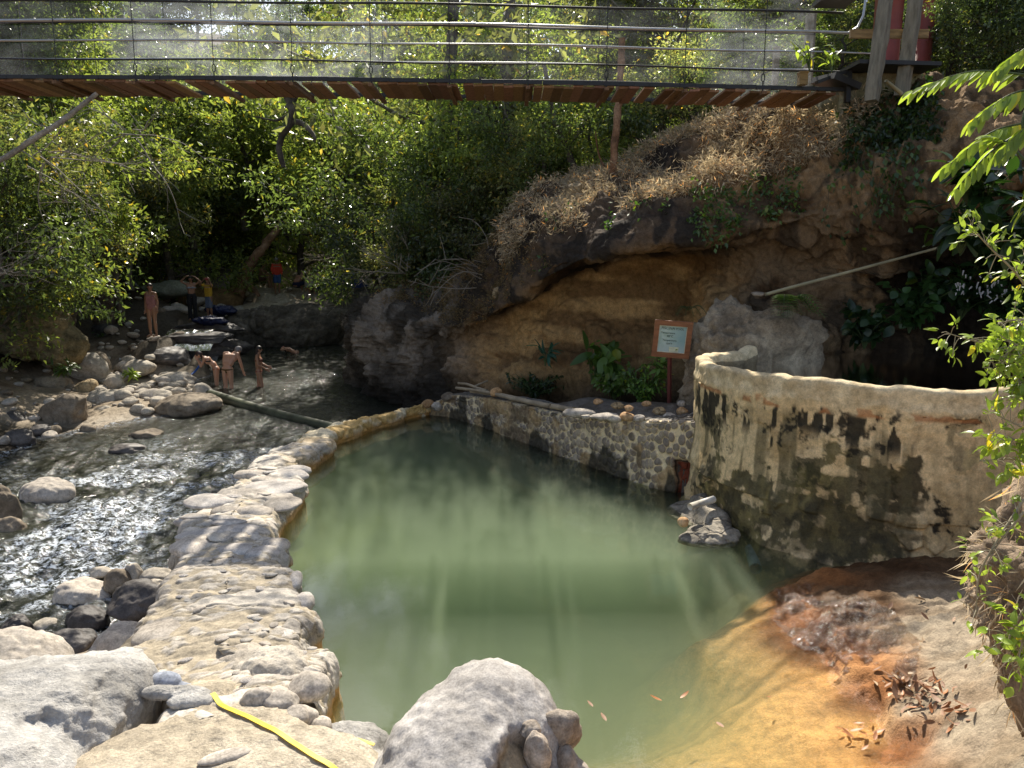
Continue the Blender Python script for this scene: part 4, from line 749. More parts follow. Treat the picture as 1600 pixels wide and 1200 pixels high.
# bushes: on the right bank, over the rock, on the slopes
GB = 'bushes tangled on the river banks'
for k, (px, py, d, pr, s) in enumerate([(590,440,25,3,1.0),(640,450,23.5,1,.9),(690,440,22.5,3,.95),(730,420,22,1,.9),(660,400,25,0,1.15),(730,370,24,3,1.3),(790,360,22.5,0,1.0),(820,320,21.5,1,.9),(870,290,20.5,0,.8),(600,380,28,0,1.5),(520,330,38,2,2.2),(450,320,44,0,2.2),(930,270,20,2,.7),(1000,250,19.5,3,.8),(1090,205,18.5,1,.75),(1150,190,18,0,.7),
                                    (90,440,24,1,1.1),(150,400,27,0,1.5),(30,440,20.5,3,1.2),(-30,480,17,0,1.2),(70,380,25,2,1.5),(10,370,20,1,1.3),(200,400,31,1,1.5),(250,380,42,3,2.0),(330,390,46,3,2.0),(1480,105,14.8,3,.5),(1560,110,14,0,.5),(1520,60,15.5,3,.8),(1620,100,13.5,3,.6),(1440,100,16.5,2,.5),(1300,120,17,0,.5),(380,300,40,2,2.1),(300,330,38,0,2.0)]):
    p = atd(px, py, d); put_tree(BP[pr], p[0], d, s, k * 2.1, 'tangled leafy bush growing on the bank among others', GB, 'bush', z=p[2] - .3 * s)
# forest undergrowth as one mass on the slopes
rg = np.random.RandomState(31); n_ = 70000; cx = rg.uniform(-42, 24, n_); cy = 30 + 52 * rg.rand(n_) ** 1.3; m = ~((cx > -15) & (cx < -1.5) & (cy < 44)) & ~((cx > -1) & (cy < 26))
cx, cy = cx[m], cy[m]; gg = np.concatenate([ground(cx[i:i + 20000], cy[i:i + 20000])[0] for i in range(0, len(cx), 20000)]); cl = np.clip(.9 + 1.2 * fbm(xyz(cx * .4, cy * .4), 3, 3), .1, 3)
P = np.stack([cx, cy, gg + cl * rg.rand(len(cx))], 1); tag(link('undergrowth', leafmesh('undergrowth', P, .26, rg, LM[2])), kind='stuff')
# dry curled ferns and moss on top of the cliff
MDRY = leafmat('dry_fern', (.28, .215, .14), (.54, .45, .32), .35, .85, (1.25, 1.2, 1.), .15, .2); MDG = leafmat('ivy_leaf', (.022, .05, .012), (.05, .09, .02), .25, .35, spec=.6)
def clumps(P, N_, per, rad, rg):
    k = np.repeat(np.arange(len(P)), per); dv = rg.normal(size=(len(k), 3)) + N_[k] * .9 + [0, 0, .2]; dv /= np.linalg.norm(dv, axis=1, keepdims=True)
    return P[k] + dv * (rad * rg.rand(len(k)) ** .6)[:, None] * (.5 + 1.0 * rg.rand(len(P)))[k][:, None], dv
P1, N1 = cliff_pick(800, 1370, 2.2, 4.35, 2300, rg); q, dv = clumps(P1, N1, 30, .24, rg)
keep = (fbm(q * 1.1, 3, 60) > -.25); tag(link('dry_ferns', leafmesh('dry_ferns', q[keep], .12, rg, MDRY, out=dv[keep] * .9, asp=.15, droop=.5)), kind='stuff')
P1, N1 = cliff_pick(690, 860, 2.6, 4.9, 500, rg); P2, N2 = cliff_pick(600, 700, 2.4, 3.8, 160, rg); q, dv = clumps(np.concatenate([P1, P2]), np.concatenate([N1, N2]), 26, .17, rg)
tag(link('brown_moss', leafmesh('brown_moss', q, .06, rg, leafmat('brown_fern', (.09, .065, .03), (.19, .14, .07), .2, .8, (1.2, 1.2, 1.), .2), out=dv, asp=.3)), kind='stuff')
P1, N1 = cliff_pick(1085, 1250, 4.2, 5.0, 60, rg); P2, N2 = cliff_pick(850, 1110, 4.0, 4.9, 14, rg); q, dv = clumps(np.concatenate([P1, P2]), np.concatenate([N1, N2]), 16, .2, rg)
tag(link('creeping_greenery', leafmesh('creeping_greenery', q, .085, rg, MDG, out=dv * .4, asp=.6, droop=.6)), kind='stuff')

MVN = flat('vine_stem', (.05, .055, .025), .7)
def ivy(name, label, sel, rg, nstr=60, ln=(.3, 1.2), leaf=.085, per=14):
    P, Nn = cliff_pick(*sel, nstr, rg); b = MB(); LP = []
    for p, nv in zip(P, Nn):
        nv = np.array([nv[0], -abs(nv[1]) - .2, max(nv[2], 0) * .3]); q = [p]; L_ = rg.uniform(*ln)
        for j in range(6): q.append(q[-1] + np.array([rg.normal() * .05, nv[1] * .03 + rg.normal() * .03, -L_ / 6]))
        q = curve(np.array(q) + nv * .12, 12); b.tube(q, .004, 4, caps=False); k = rg.randint(0, 12, per); LP.append(q[k] + rg.normal(size=(per, 3)) * [.07, .05, .04])
    e = empty(name, P.mean(0)); tag(e, label, 'ivy'); M_ = Matrix.Translation(-Vector(e.location))
    o = b.build('vines', MVN, e); o.matrix_parent_inverse = M_
    LP = np.concatenate(LP); o = link('leaves', leafmesh('leaves', LP, leaf, rg, MDG, asp=.7, droop=.9, out=np.tile([0, -.5, 0], (len(LP), 1))), e); o.matrix_parent_inverse = M_; return e
ivy('hanging_ivy', 'thick dark green ivy hanging over the cliff below the concrete block', (1320, 1470, 2.8, 4.2), rg, 260, (.2, .75), .10, 16)
ivy('hanging_ivy', 'thin trailing vines with few leaves on the cliff left of the thick ivy', (1300, 1390, 4.0, 4.6), rg, 16, (.5, 1.2), .10, 9)
ivy('hanging_ivy', 'dark vine strand dangling below the thick ivy beside tan rock', (1390, 1440, 4.3, 4.8), rg, 16, (.4, .9), .1, 12)

# --- single plants with real leaf blades
def blade(p, d, nrm, L, w, curl=.25, k=5):
    """one leaf: pointed oval, folded along the midrib"""
    d = d / np.linalg.norm(d); s = np.cross(d, nrm); s /= np.linalg.norm(s) + 1e-9; nn = np.cross(s, d); V = []
    for i in range(k + 1):
        t = i / k; c = p + d * L * t - nn * curl * L * t * t; ww_ = w * (math.sin(math.pi * min(1, t * .93 + .04)) ** .75) * (1 - .25 * t)
        V += [c + s * ww_ / 2 + nn * ww_ * .12, c, c - s * ww_ / 2 + nn * ww_ * .12]
    F = [(i * 3 + a, i * 3 + 3 + a, i * 3 + 4 + a, i * 3 + 1 + a) for i in range(k) for a in (0, 1)]
    return np.array(V), F
class Plant:
    def __init__(s, name, label, loc, cat='plant', group=None, stemmat=None):
        s.e = empty(name, loc); tag(s.e, label, cat, group); s.st = MB(); s.lf = MB(); s.r = []; s.o = np.array(loc, float); s.sm = stemmat
    def stem(s, P, r): s.st.tube(np.asarray(P) - s.o, r, 6, caps=False)
    def leaf(s, p, d, nrm, L, w, curl=.25, rnd=.5, k=5): V, F = blade(np.asarray(p) - s.o, np.asarray(d, float), np.asarray(nrm, float), L, w, curl, k); s.lf.add(V, F); s.r += [rnd] * len(F)
    def done(s, mat, sname='stems'):
        if s.st.V: s.st.build(sname, s.sm or MGS, s.e, True)
        V = np.concatenate(s.lf.V); link('leaves', mesh('leaves', V, s.lf.F, mat, True, attrs={'rnd': s.r}), s.e); return s.e
MGS = flat('green_stem', (.07, .10, .03), .6)
LB = leafmat('broad_leaf', (.055, .11, .02), (.10, .17, .035), .35, .35, (1.8, 2.0, .8)); LSUN = leafmat('sunny_leaf', (.16, .24, .04), (.27, .36, .07), .5, .35, (1.5, 1.5, .7), .5, .2); LDK = leafmat('shade_leaf', (.015, .035, .012), (.03, .065, .018), .25, .35)
def bushy(name, label, p, rg, nst, ht, spread, leaf, w, mat, per=6, cat='plant', group=None, lean=(0, 0, 0)):
    P_ = Plant(name, label, p, cat, group)
    for i in range(nst):
        a = rg.uniform(0, 6.28); r = spread * rg.rand() ** .5; e = np.array([math.cos(a) * r, math.sin(a) * r, ht * rg.uniform(.5, 1.05)]) + np.array(lean) * ht
        q = curve(np.array([p, p + e * [.3, .3, .55], p + e]), 8); P_.stem(q, np.linspace(.008, .003, 8) * (1 + ht))
        for j in range(per):
            k = rg.randint(3, 8); d = rg.normal(size=3) + [math.cos(a) * .8, math.sin(a) * .8, .1]; P_.leaf(q[k], d, (rg.normal() * .4, -.3 + rg.normal() * .3, 1), leaf * rg.uniform(.6, 1.2), w * rg.uniform(.7, 1.1), rg.uniform(.1, .45), rg.rand())
    return P_.done(mat)
rg = np.random.RandomState(77)
bushy('broad_leaf_plant', 'plant with large broad green leaves growing on the ledge above pebble wall', atd(925, 618, 14.6), rg, 12, 1.0, .55, .42, .22, LB, 5)
bushy('leafy_shrub', 'fine leaved green shrub beside the sign post on the ledge', atd(1005, 640, 13.4), rg, 60, .75, .45, .10, .05, LB, 12, 'shrub')
bushy('leafy_shrub', 'low green shrub with mid sized leaves between broad leaf plant and sign', atd(960, 625, 13.8), rg, 40, .55, .45, .15, .09, LB, 7, 'shrub')
bushy('leafy_shrub', 'dark low shrub at the left end of the ledge plants', atd(835, 625, 15.6), rg, 60, .5, .6, .10, .05, LDK, 9, 'shrub')
bushy('tall_seedling', 'slender bluish green seedling with leaf tuft on the ledge at left', atd(852, 572, 15.6), rg, 5, .55, .22, .26, .10, leafmat('blue_leaf', (.02, .06, .035), (.03, .09, .06), .2), 5)
bushy('leafy_shrub', 'yellow green leaf spray hanging just left of the sign post', atd(1030, 590, 13.2), rg, 8, .35, .15, .2, .09, LB, 4, 'shrub')
# shade plants on the wall behind the tank
for k, (px, py, d, ht, sp, lf, w, n1) in enumerate([(1350,545,12.9,.7,.5,.2,.17,26),(1420,520,12.9,.8,.5,.2,.18,30),(1500,500,12.8,.9,.6,.2,.17,30),(1560,520,12.6,.8,.5,.2,.18,26),(1440,480,13.,.6,.4,.18,.16,20),(1540,450,12.4,.8,.5,.18,.15,22)]):
    bushy('shade_plant', ['round leaved dark plant at the left of those behind the tank','round leaved dark plant second from left behind the tank','dark plant with pale flower specks high on wall behind tank','dark plant low at right behind the tank','small dark plant climbing the rock above the tank water','dark plant highest at right on the rock behind the tank'][k], atd(px, py, d), rg, n1, ht, sp, lf, w, LDK, 7, lean=(0, -.4, 0))
b = MB()
for k in range(46):
    p = atd(rg.uniform(1490, 1575), rg.uniform(430, 475), 12.0); b.tube([p, p + rg.normal(size=3) * .02 + [0, 0, .05]], [.006, .014], 5)
tag(b.build('flower_specks', flat('pale_flower', (.5, .48, .46), .8)), 'tiny pale flowers dotted over the dark plants behind the tank', 'flowers')
for k, (px, py, d) in enumerate([(1500,395,10.6),(1540,330,10.2),(1590,400,9.8)]):
    bushy('large_leaf_shrub', ['dark large leaved shrub hanging at lower left of the right cliff recess','dark large leaved shrub high on the right cliff face','dark large leaved shrub at the right edge above the tank'][k], atd(px, py, d), rg, 14, .8, .55, .34, .17, LDK, 6, lean=(-.2, -.3, -.1))
bushy('leafy_sprig', 'yellow green leaf sprig hanging beside the footbridge end', atd(1265, 110, 12.9), rg, 6, .5, .3, .17, .08, LSUN, 4)
bushy('leafy_sprig', 'small bright leaf sprig between footbridge end and concrete block', atd(1300, 112, 12.8), rg, 5, .4, .3, .17, .08, LSUN, 4)
def fern(label, p, rg, n_f, L_, mat, dirs=None):
    P_ = Plant('fern', label, p, 'fern')
    for i in range(n_f):
        a = rg.uniform(0, 6.28) if dirs is None else dirs + rg.uniform(-1.2, 1.2); l = L_ * rg.uniform(.7, 1.1); h_ = np.array([math.cos(a), math.sin(a), 0])
        q = curve(np.array([p, p + h_ * l * .5 + [0, 0, l * .25], p + h_ * l - [0, 0, l * .25]]), 18); P_.stem(q, .004)
        for j in range(3, 18):
            s_ = np.cross(h_, [0, 0, 1]); w_ = l * .28 * math.sin(math.pi * (j / 19)) ** .6
            for sg_ in (-1, 1): P_.leaf(q[j], s_ * sg_ + h_ * .35, (0, 0, 1), w_, w_ * .22, .15, rg.rand(), 2)
    return P_.done(mat, 'fronds')
fern('green fern arching out of the rock under the bamboo pipe', atd(1225, 475, 12.), rg, 11, .6, LB, -1.6)
fern('small dark fern on the rock face left of the sign', atd(1075, 485, 12.9), rg, 6, .35, LDK, -1.6)
for k, (px, py, z, ht, lb) in enumerate([(165,545,.1,.6,'low green plant with shiny leaves behind the left boulders'),(100,590,.1,.4,'small weed with bright leaves between the left boulders'),(205,590,-.2,.2,'yellow green seedling on the gravel bar'),(120,560,.3,.3,'small weed at foot of the mossy rock')]):
    bushy('small_plant', lb, onz(px, py, z), rg, 16, ht, ht * .8, .22, .07, LB if k != 2 else LSUN, 5)

# --- the sunlit branches at the right edge, near the camera
def frond_branch(P_, base, tip, sag, rg, nl, L_, w_):
    base = np.array(base); tip = np.array(tip); q = curve(np.array([base, (base + tip) / 2 + [0, 0, sag], tip]), nl); P_.stem(q, np.linspace(.007, .002, nl)); t = (tip - base) / np.linalg.norm(tip - base)
    sd = np.cross(t, [0, 0, 1]); sd /= np.linalg.norm(sd)
    for j in range(2, nl):
        for s_ in (-1, 1): P_.leaf(q[j], t * .75 + sd * s_ * .75 + [0, 0, -.55 + rg.normal() * .15] + rg.normal(size=3) * .08, np.array([0, 0, 1]) + sd * s_ * .5 + rg.normal(size=3) * .1, L_ * rg.uniform(.8, 1.1) * (1 - .35 * (j / nl) ** 3), w_, .2, rg.rand(), 6)
P_ = Plant('overhanging_branch', 'bright backlit branch with long compound leaves at top right', atd(1640, 110, 3.6), 'branch')
root_ = atd(1680, 90, 3.6)
for (bx, by, bd_), (tx, ty, td), sg_, n1, L_, w_ in [((1610,118,3.6),(1425,142,3.75),.05,22,.105,.030),((1612,190,3.6),(1478,262,3.6),.05,17,.12,.036),((1590,210,3.5),(1495,295,3.4),.03,12,.10,.034),((1625,135,3.3),(1520,190,3.3),.03,14,.11,.034),((1640,240,3.4),(1600,330,3.3),.02,10,.12,.05),((1650,60,3.5),(1560,110,3.5),.03,14,.11,.04),((1640,180,3.2),(1560,240,3.2),.02,12,.11,.036),((1600,250,3.4),(1548,212,3.5),.02,9,.1,.034)]:
    frond_branch(P_, atd(bx, by, bd_), atd(tx, ty, td), sg_, rg, n1, L_, w_)
P_.stem(curve(np.array([atd(2300, 420, 4.4), atd(2100, 120, 4.2), atd(1900, 30, 3.8), atd(1720, 60, 3.6)]), 24), np.linspace(.05, .014, 24)); P_.stem(curve(np.array([atd(1720, 60, 3.6), atd(1640, 120, 3.6), atd(1600, 200, 3.5), atd(1660, 280, 3.4)]), 20), .012); P_.done(LSUN, 'twigs')
def twiggy(label, starts, rg, L_=.07, w_=.028, dens=7):
    P_ = Plant('leafy_shoot', label, starts[0][0], 'branch', stemmat=flat('pale_twig', (.35, .30, .2), .7))
    for pts in starts:
        q = curve(np.array(pts), 26); P_.stem(q, np.linspace(.008, .0025, 26))
        for j in range(dens * 3):
            k = rg.randint(4, 26); d = rg.normal(size=3) * .9; tw = q[k] + d / np.linalg.norm(d) * rg.uniform(.03, .13); P_.stem([q[k], (q[k] + tw) / 2 + [0, 0, .01], tw], .002)
            for i in range(rg.randint(2, 5)): d2 = d + rg.normal(size=3) * .8; P_.leaf(tw + rg.normal(size=3) * .012, d2 + [0, 0, -.1], rg.normal(size=3) * .6 + [0, -.2, 1], L_ * rg.uniform(.55, 1.15), w_ * rg.uniform(.7, 1.2), .3, rg.rand(), 4)
    return P_.done(LSUN, 'twigs')
twiggy('pale sunlit leafy shoot rising at the right edge above the tank', [[atd(1640, 500, 4.2), atd(1590, 430, 4.2), atd(1545, 385, 4.2), atd(1515, 352, 4.2)], [atd(1640, 520, 4.2), atd(1610, 440, 4.2), atd(1600, 390, 4.2)]], rg, .06, .026, 9)
twiggy('dense sunlit leafy shoots reaching left over the tank rim', [[atd(1650, 560, 4.2), atd(1600, 520, 4.2), atd(1540, 535, 4.2), atd(1478, 520, 4.2)], [atd(1650, 560, 4.1), atd(1610, 570, 4.1), atd(1575, 590, 4.1), atd(1545, 560, 4.1)], [atd(1650, 520, 4.1), atd(1600, 500, 4.1), atd(1560, 505, 4.1)], [atd(1640, 600, 4.0), atd(1600, 545, 4.0), atd(1560, 560, 4.0)], [atd(1640, 600, 4.0), atd(1605, 620, 4.0), atd(1590, 590, 4.0)]], rg, .065, .030, 12)
twiggy('green shoots with pointed leaves above the rooty rock', [[atd(1640, 760, 3.9), atd(1595, 720, 3.9), atd(1530, 720, 3.9)], [atd(1640, 740, 3.9), atd(1590, 690, 3.9), atd(1550, 680, 3.9)], [atd(1640, 700, 3.9), atd(1600, 670, 3.9), atd(1560, 650, 3.9)]], rg, .085, .032, 5)
twiggy('thin vine of bright leaves trailing down the rooty rock', [[atd(1600, 780, 3.75), atd(1555, 850, 3.7), atd(1530, 900, 3.7), atd(1525, 960, 3.7)], [atd(1600, 800, 3.7), atd(1575, 830, 3.7), atd(1545, 870, 3.7)]], rg, .05, .026, 5)
twiggy('broad bright leaves at right edge below the rooty rock', [[atd(1640, 900, 3.5), atd(1595, 960, 3.5), atd(1575, 1010, 3.5), atd(1590, 1060, 3.5)], [atd(1640, 940, 3.4), atd(1600, 1000, 3.4), atd(1590, 1040, 3.4)]], rg, .075, .042, 6)
V, F = blob([((0, 0, 0), (.42, .5, .62)), ((.2, .1, .35), (.4, .45, .5)), ((.1, -.1, -.45), (.45, .45, .4)), ((.4, 0, -.7), (.45, .5, .5)), ((.9, .2, -.1), (.7, .7, .8)), ((1.2, .2, -.6), (.9, .8, .7))], 88, 6, .07, .04, rid=.03, fr=2.2)
tag(link('rooty_rock', mesh('rooty_rock', V, F, rockmat('rooty_rock_rock', [(.12, .08, .05), (.30, .22, .15), (.48, .38, .27)], 3, bump=1., bs=9, bd=.05, rnd=0)), None, atd(1668, 930, 4.05)), 'brown crumbly rock with roots at the right edge of the picture', 'rock')
P1 = atd(1668, 930, 4.05) + V[rg.choice(np.where((V[:, 0] < -.1))[0], 900)]; tag(link('dry_roots', leafmesh('dry_roots', P1, .12, rg, MDRY, asp=.06, droop=1.2)), 'mat of thin dry roots hanging on the rock at right edge', 'roots')
# ================================================================== ROCKS of the river banks
def prock(x0, x1, y0, y1, z, seed, mat, label, group=None, name='boulder', cat='rock', ang=.35, dep=.8, hs=1., rz=None, **k):
    p = onz((x0 + x1) / 2, y1, z); s_ = p[1] / FPX * 1.02; w = (x1 - x0) * s_; dd = w * dep; sn = (CZ - z) / math.hypot(p[1], CZ - z)
    h = max((y1 - y0) * s_ - .55 * dd * sn, .25 * w) * hs; H = h * 1.55
    return rock(name, (p[0], p[1] + dd * .42, z + h - H / 2), (w, dd, H), mat, seed, rz=(rz if rz is not None else (seed % 5 - 2) * .12), label=label, cat=cat, group=group, ang=ang, sub=5 if (x1 - x0) > 50 else 4, **k)
MPL = rockmat('pale_rock', [(.30, .26, .21), (.43, .38, .31), (.56, .50, .42)], 1.6, bump=.5, bs=8, rnd=.12)
MOC = rockmat('ochre_rock', [(.16, .11, .06), (.34, .25, .14), (.50, .39, .24)], 2, bump=.8, bs=7, rnd=.12, cr=3)
MMO = rockmat('mossy_rock', [(.05, .045, .025), (.16, .13, .07), (.34, .27, .15)], 2.5, bump=1., bs=6, bd=.06)
WL = -.56
for a in [(12,88,540,592,-.25,301,MBR,'big smooth brown boulder shaded at the left, below the mossy rock',.15),(92,160,549,592,-.25,302,MPL,'domed boulder with pale sunny top and flaked side at left',.3),(120,165,548,580,-.1,322,MBR,'grey rounded boulder peeping behind the pale domed boulder',.15),(32,100,582,612,-.35,303,MBR,'low rough brown rock between round and dark boulders',.5),(104,152,586,614,-.38,304,MOC,'split ochre rock in front of the domed boulder',.7),
          (46,134,608,660,-.5,305,MBR,'large dark angular boulder at the water edge on the left',.75),(126,190,603,632,-.45,306,MPL,'flat pale boulder right of the dark angular boulder',.3),(155,190,584,604,-.4,307,MPL,'round tan stone behind the flat pale boulder',.2),(145,172,634,646,-.52,308,MPL,'small flat stone touching the river beside the dark boulder',.2),
          (232,334,612,648,-.56,309,MBR,'wide smooth grey boulder at the tip of the gravel bar',.12),(293,328,596,619,-.5,310,MPL,'round yellowish boulder beside the end of the bamboo log',.12),(224,272,608,632,-.48,311,MPL,'flat tan rock behind the wide smooth boulder',.4),(-8,46,668,697,-.65,312,MDKR,'low dark wet rock at left edge by the river',.3),(-10,40,640,672,-.6,327,MDKR,'dark rock behind the low wet rock at left edge',.4),(36,78,662,680,-.62,328,MDKR,'dark round rock half in the river below the angular boulder',.3),
          (197,252,666,690,-.72,313,MBR,'angular grey slab standing out of the river',.8),(160,226,695,713,-.75,314,MDKR,'low dark brown slab barely above the river',.5),(16,104,736,796,-.88,315,MCB,'smooth grey boulder in the river near the left edge',.15),(-40,22,742,832,-.92,316,MBR,'brown boulder cut by the left edge, next to the smooth grey one',.4),(20,68,723,742,-.84,317,MDKR,'small dark rock behind the smooth grey river boulder',.2),
          (208,290,540,574,-.15,318,MDKR,'wide dark boulder below the feet of the standing woman',.15),(130,186,499,532,.3,319,MDKR,'dark boulder at the foot of the left tree trunks',.2),(185,235,560,582,-.15,323,MPL,'small tan boulder near the hose on the gravel bar',.3),(240,300,578,600,-.4,324,MPL,'long pale broken rock on the gravel bar before the bathers',.6),(180,212,555,572,-.1,325,MPL,'rounded stone beside the hose above the gravel bar',.2),
          (108,132,640,656,-.55,326,MDKR,'small wet stone at the base of the dark angular boulder',.3)]:
    prock(*a[:8], ang=a[8])
for a in [(55,160,893,958,-.9,341,MCB,'large brown oval boulder in the pile left of the walkway',.15),(152,202,884,925,-.75,342,MBR,'round brown boulder behind the oval one',.1),(190,220,873,912,-.7,343,MPL,'upright angular pale stone in the pile by the river',.7),(214,264,884,910,-.65,344,MPL,'rounded tan stone touching the walkway side',.15),(130,168,884,902,-.8,345,MPL,'small tan stone in the pile behind the oval boulder',.15),
          (88,162,936,990,-.85,346,MDKR,'pair sized brown boulder with shaded front below the oval boulder',.2),(-12,44,950,1016,-.95,347,MDKR,'dark wet boulder at left edge above the grey boulder',.3),(-10,66,985,1040,-.9,348,MDKR,'dark smooth boulder low at left edge by the white boulder',.2),(58,142,968,1030,-.85,349,MDKR,'black boulder between the pile and the white boulder',.35),(38,88,962,995,-.9,350,MPL,'pale flat stone between dark boulders at the left',.2),
          (62,108,1006,1040,-.6,351,MBR,'brown stone wedged behind the white boulder',.2),(150,262,900,968,-.7,352,MDKR,'large dark slanting slab against the walkway side',.6),(110,245,955,1060,-.55,353,MCB,'big brown sloping slab between the walkway and the white boulder',.4),(205,262,898,935,-.6,354,MPL,'pale wedge of rock under the dark slanting slab',.5),(255,300,850,890,-.7,355,MPL,'tan boulder propped under the walkway side',.2),(180,240,1030,1080,-.2,356,MCB,'grey rock filling the gap beside the tan slab',.4),(-30,30,800,850,-.95,357,MBR,'brown rock at left edge beside rapids',.3)]:
    prock(*a[:8], ang=a[8])
rg = np.random.RandomState(5); CV = []
for k in range(8): V, F = rock_verts((1, .75, .6), 500 + k, 3, .2, .1, .02); CV.append(V)
cobm = [mesh('cobble', V, F, [MPL, MPL, MCB, MPL, MBR, MPL, MCB, MPL][k]) for k, V in enumerate(CV)]
def inpoly(x, y, P):
    c = False; n = len(P)
    for i in range(n):
        (x1, y1), (x2, y2) = P[i], P[(i + 1) % n]
        if (y1 > y) != (y2 > y) and x < (x2 - x1) * (y - y1) / (y2 - y1) + x1: c = not c
    return c
bar = [(150,640),(140,600),(165,570),(180,520),(205,480),(235,540),(255,575),(300,590),(325,612),(290,625),(225,640)]; cnt = 0
def scatter_cobbles(poly, n, zz, smin, smax, label, group, sh=None):
    xs = [a for a, _ in poly]; ys = [b_ for _, b_ in poly]; c = 0
    while c < n:
        px, py = rg.uniform(min(xs), max(xs)), rg.uniform(min(ys), max(ys))
        if not inpoly(px, py, poly): continue
        p = onz(px, py, zz(px, py)); z = gz(p[0], p[1]); s = smin + (smax - smin) * rg.rand() ** 2.5; o = link('cobble', cobm[rg.randint(8)] if sh is None else cobm[sh[rg.randint(len(sh))]], None, (p[0], p[1], z + s * .12)); o.scale = (s, s, s * rg.uniform(.7, 1.1)); o.rotation_euler = (rg.uniform(-.2, .2), rg.uniform(-.2, .2), rg.uniform(0, 6)); tag(o, label, 'stone', group); c += 1
scatter_cobbles(bar, 190, lambda x, y: -.4 if y > 560 else 0, .14, .62, 'rounded cobble lying on the sunny gravel bar', 'cobbles on the gravel bar')
scatter_cobbles([(0,600),(140,600),(160,660),(60,690),(0,690)], 60, lambda x, y: -.5, .12, .4, 'small stone in the shade of the left bank', 'stones on the shaded left bank', [4, 2])
scatter_cobbles([(255,520),(330,525),(350,560),(290,570),(250,545)], 26, lambda x, y: -.1, .4, 1.0, 'dark wet stone beside the low steps upstream', 'stones by the steps', [4, 2])

# ledge behind the pebble wall: stones and sticks
led = [(1065,668,.17,1,'white round stone stacked on orange one beside sign post'),]
for k, (px, py, z, s, m_, lb) in enumerate([(1065,625,1.13,(.15,.14,.11),MCB,'pale round stone stacked on the orange stone beside the sign post'),(1066,637,1.04,(.17,.16,.15),MOR,'orange round stone under the pale one beside the sign post'),(1030,637,1.05,(.2,.15,.15),MOC,'tan oval stone left of the sign post'),(980,645,1.0,(.25,.2,.15),MOR,'large orange brown stone under a smaller one on the ledge'),(982,632,1.13,(.15,.13,.10),MOR,'small orange stone on top of the large brown one'),
                                          (960,648,.98,(.22,.16,.13),MPL,'whitish chunky stone on the wall edge'),(965,628,1.06,(.24,.13,.12),MOC,'long ochre stone under the fine leaved shrub'),(1000,648,1.0,(.2,.18,.12),MCB,'grey green stone right of the large orange one'),(935,622,1.03,(.18,.15,.11),MOR,'reddish stone left of the long ochre stone'),(915,645,.92,(.16,.12,.08),MPL,'small flat cream stone near the wall edge'),(1045,645,1.0,(.24,.2,.13),MCB,'grey stone in front of the sign post foot'),(905,640,.9,(.6,.3,.15),MCB,'flat blue grey slab on the ledge'),(945,645,.92,(.5,.3,.12),MCB,'broken grey slab behind the wall edge'),(1010,625,1.08,(.16,.13,.1),MOR,'small brown stone behind the tan oval stone'),(1090,645,1.0,(.35,.25,.16),MCB,'grey rough stone between sign post and tank'),(782,462,0,(.42,.3,.42),MOC,'pale orange boulder stuck in the dark cliff slope')]):
    p = onz(px, py + 6, z) if z else atd(px, py, 17.3); rock('stone', p, s, m_, 400 + k, label=lb, cat='stone', sub=4 if z else 4, ang=.3, amp=.08, det=.015, rz=.2 * (k % 5 - 2))
p = onz(775, 615, .62); rock('stone', pwall(775) + [0, .25, .10], (.26, .22, .2), MOR, 431, label='round orange boulder resting on the sticks on the pebble wall', cat='stone', ang=.1, sub=4)
for k, (px, lb) in enumerate([(700, 'small brown stone at far end of the pebble wall'), (690, 'pale broken stone at the far corner of the pool'), (683, 'orange stained stone where wall and walkway meet')]):
    rock('stone', pwall(px) + [-.1 * k, -.05, [-.0, -.16, -.05][k]], (.3, .26, .2), [MBR, MPL, MOR][k], 440 + k, label=lb, cat='stone', ang=.4, sub=4)
MST2 = flat('driftwood', (.36, .29, .20), .8, var=.3, scale=3, bump=.5)
for k, (x0, x1, dz0, dz1, r, lb) in enumerate([(712,860,.14,.07,.038,'long pale driftwood pole lying along the top of the pebble wall'),(735,900,.07,.04,.045,'thicker grey driftwood pole beside the long one on the pebble wall'),(715,760,.2,.1,.03,'short forked stick across the driftwood poles')]):
    b = MB(); a, c = pwall(x0) + [0, .1 + .1 * k, dz0], pwall(x1) + [0, .05 + .12 * k, dz1]; P = curve(np.array([a, a * .66 + c * .34 + [0, 0, .03], a * .3 + c * .7 + [0, 0, .0], c]), 24); b.tube(P, r * np.linspace(.75, 1.1, 24), 9, wob=.25, seed=k)
    if k == 2: b.tube([P[12], P[12] + [.3, .05, .12]], r * .6, 6)
    tag(b.build('driftwood', MST2, None, True), lb, 'driftwood')

# the broken ledges upstream
MRU = rockmat('rubble_rock', [(.03, .026, .02), (.09, .075, .055), (.20, .17, .13)], 1.5, bump=1., bs=5, bd=.06, rnd=.1)
def mound(name, c, parts, seed, label, mat=MRU, cob=.10, fr=2.4):
    V, F = blob(parts, seed, 6, .10, .04, fr=.9, e=16); a, b_, i_ = worley(V * fr, seed); V = V * (1 + (cob * sm(0, .35, b_ - a) / np.linalg.norm(V, axis=1))[:, None]); return tag(link(name, mesh(name, V, F, mat), None, c), label, 'rock wall')
mound('rubble_terrace', atd(425, 525, 32.4), [((0, 0, 0), (2.6, 1.1, 1.15)), ((-1.6, -.2, -.5), (1.4, .9, .8)), ((1.4, .4, .25), (1.6, 1., 1.0)), ((2.6, 1.2, .3), (1.8, 1., .8))], 61, 'dark rubble stone terrace at the head of the river behind the bathers')
mound('rubble_terrace', atd(566, 482, 38), [((0, 0, 0), (2.2, 1.2, .9)), ((2, .5, .4), (2, 1, .9)), ((-1.8, -.6, -.3), (1.3, .8, .5))], 62, 'dark rock terrace further upstream behind the orange shirted man')
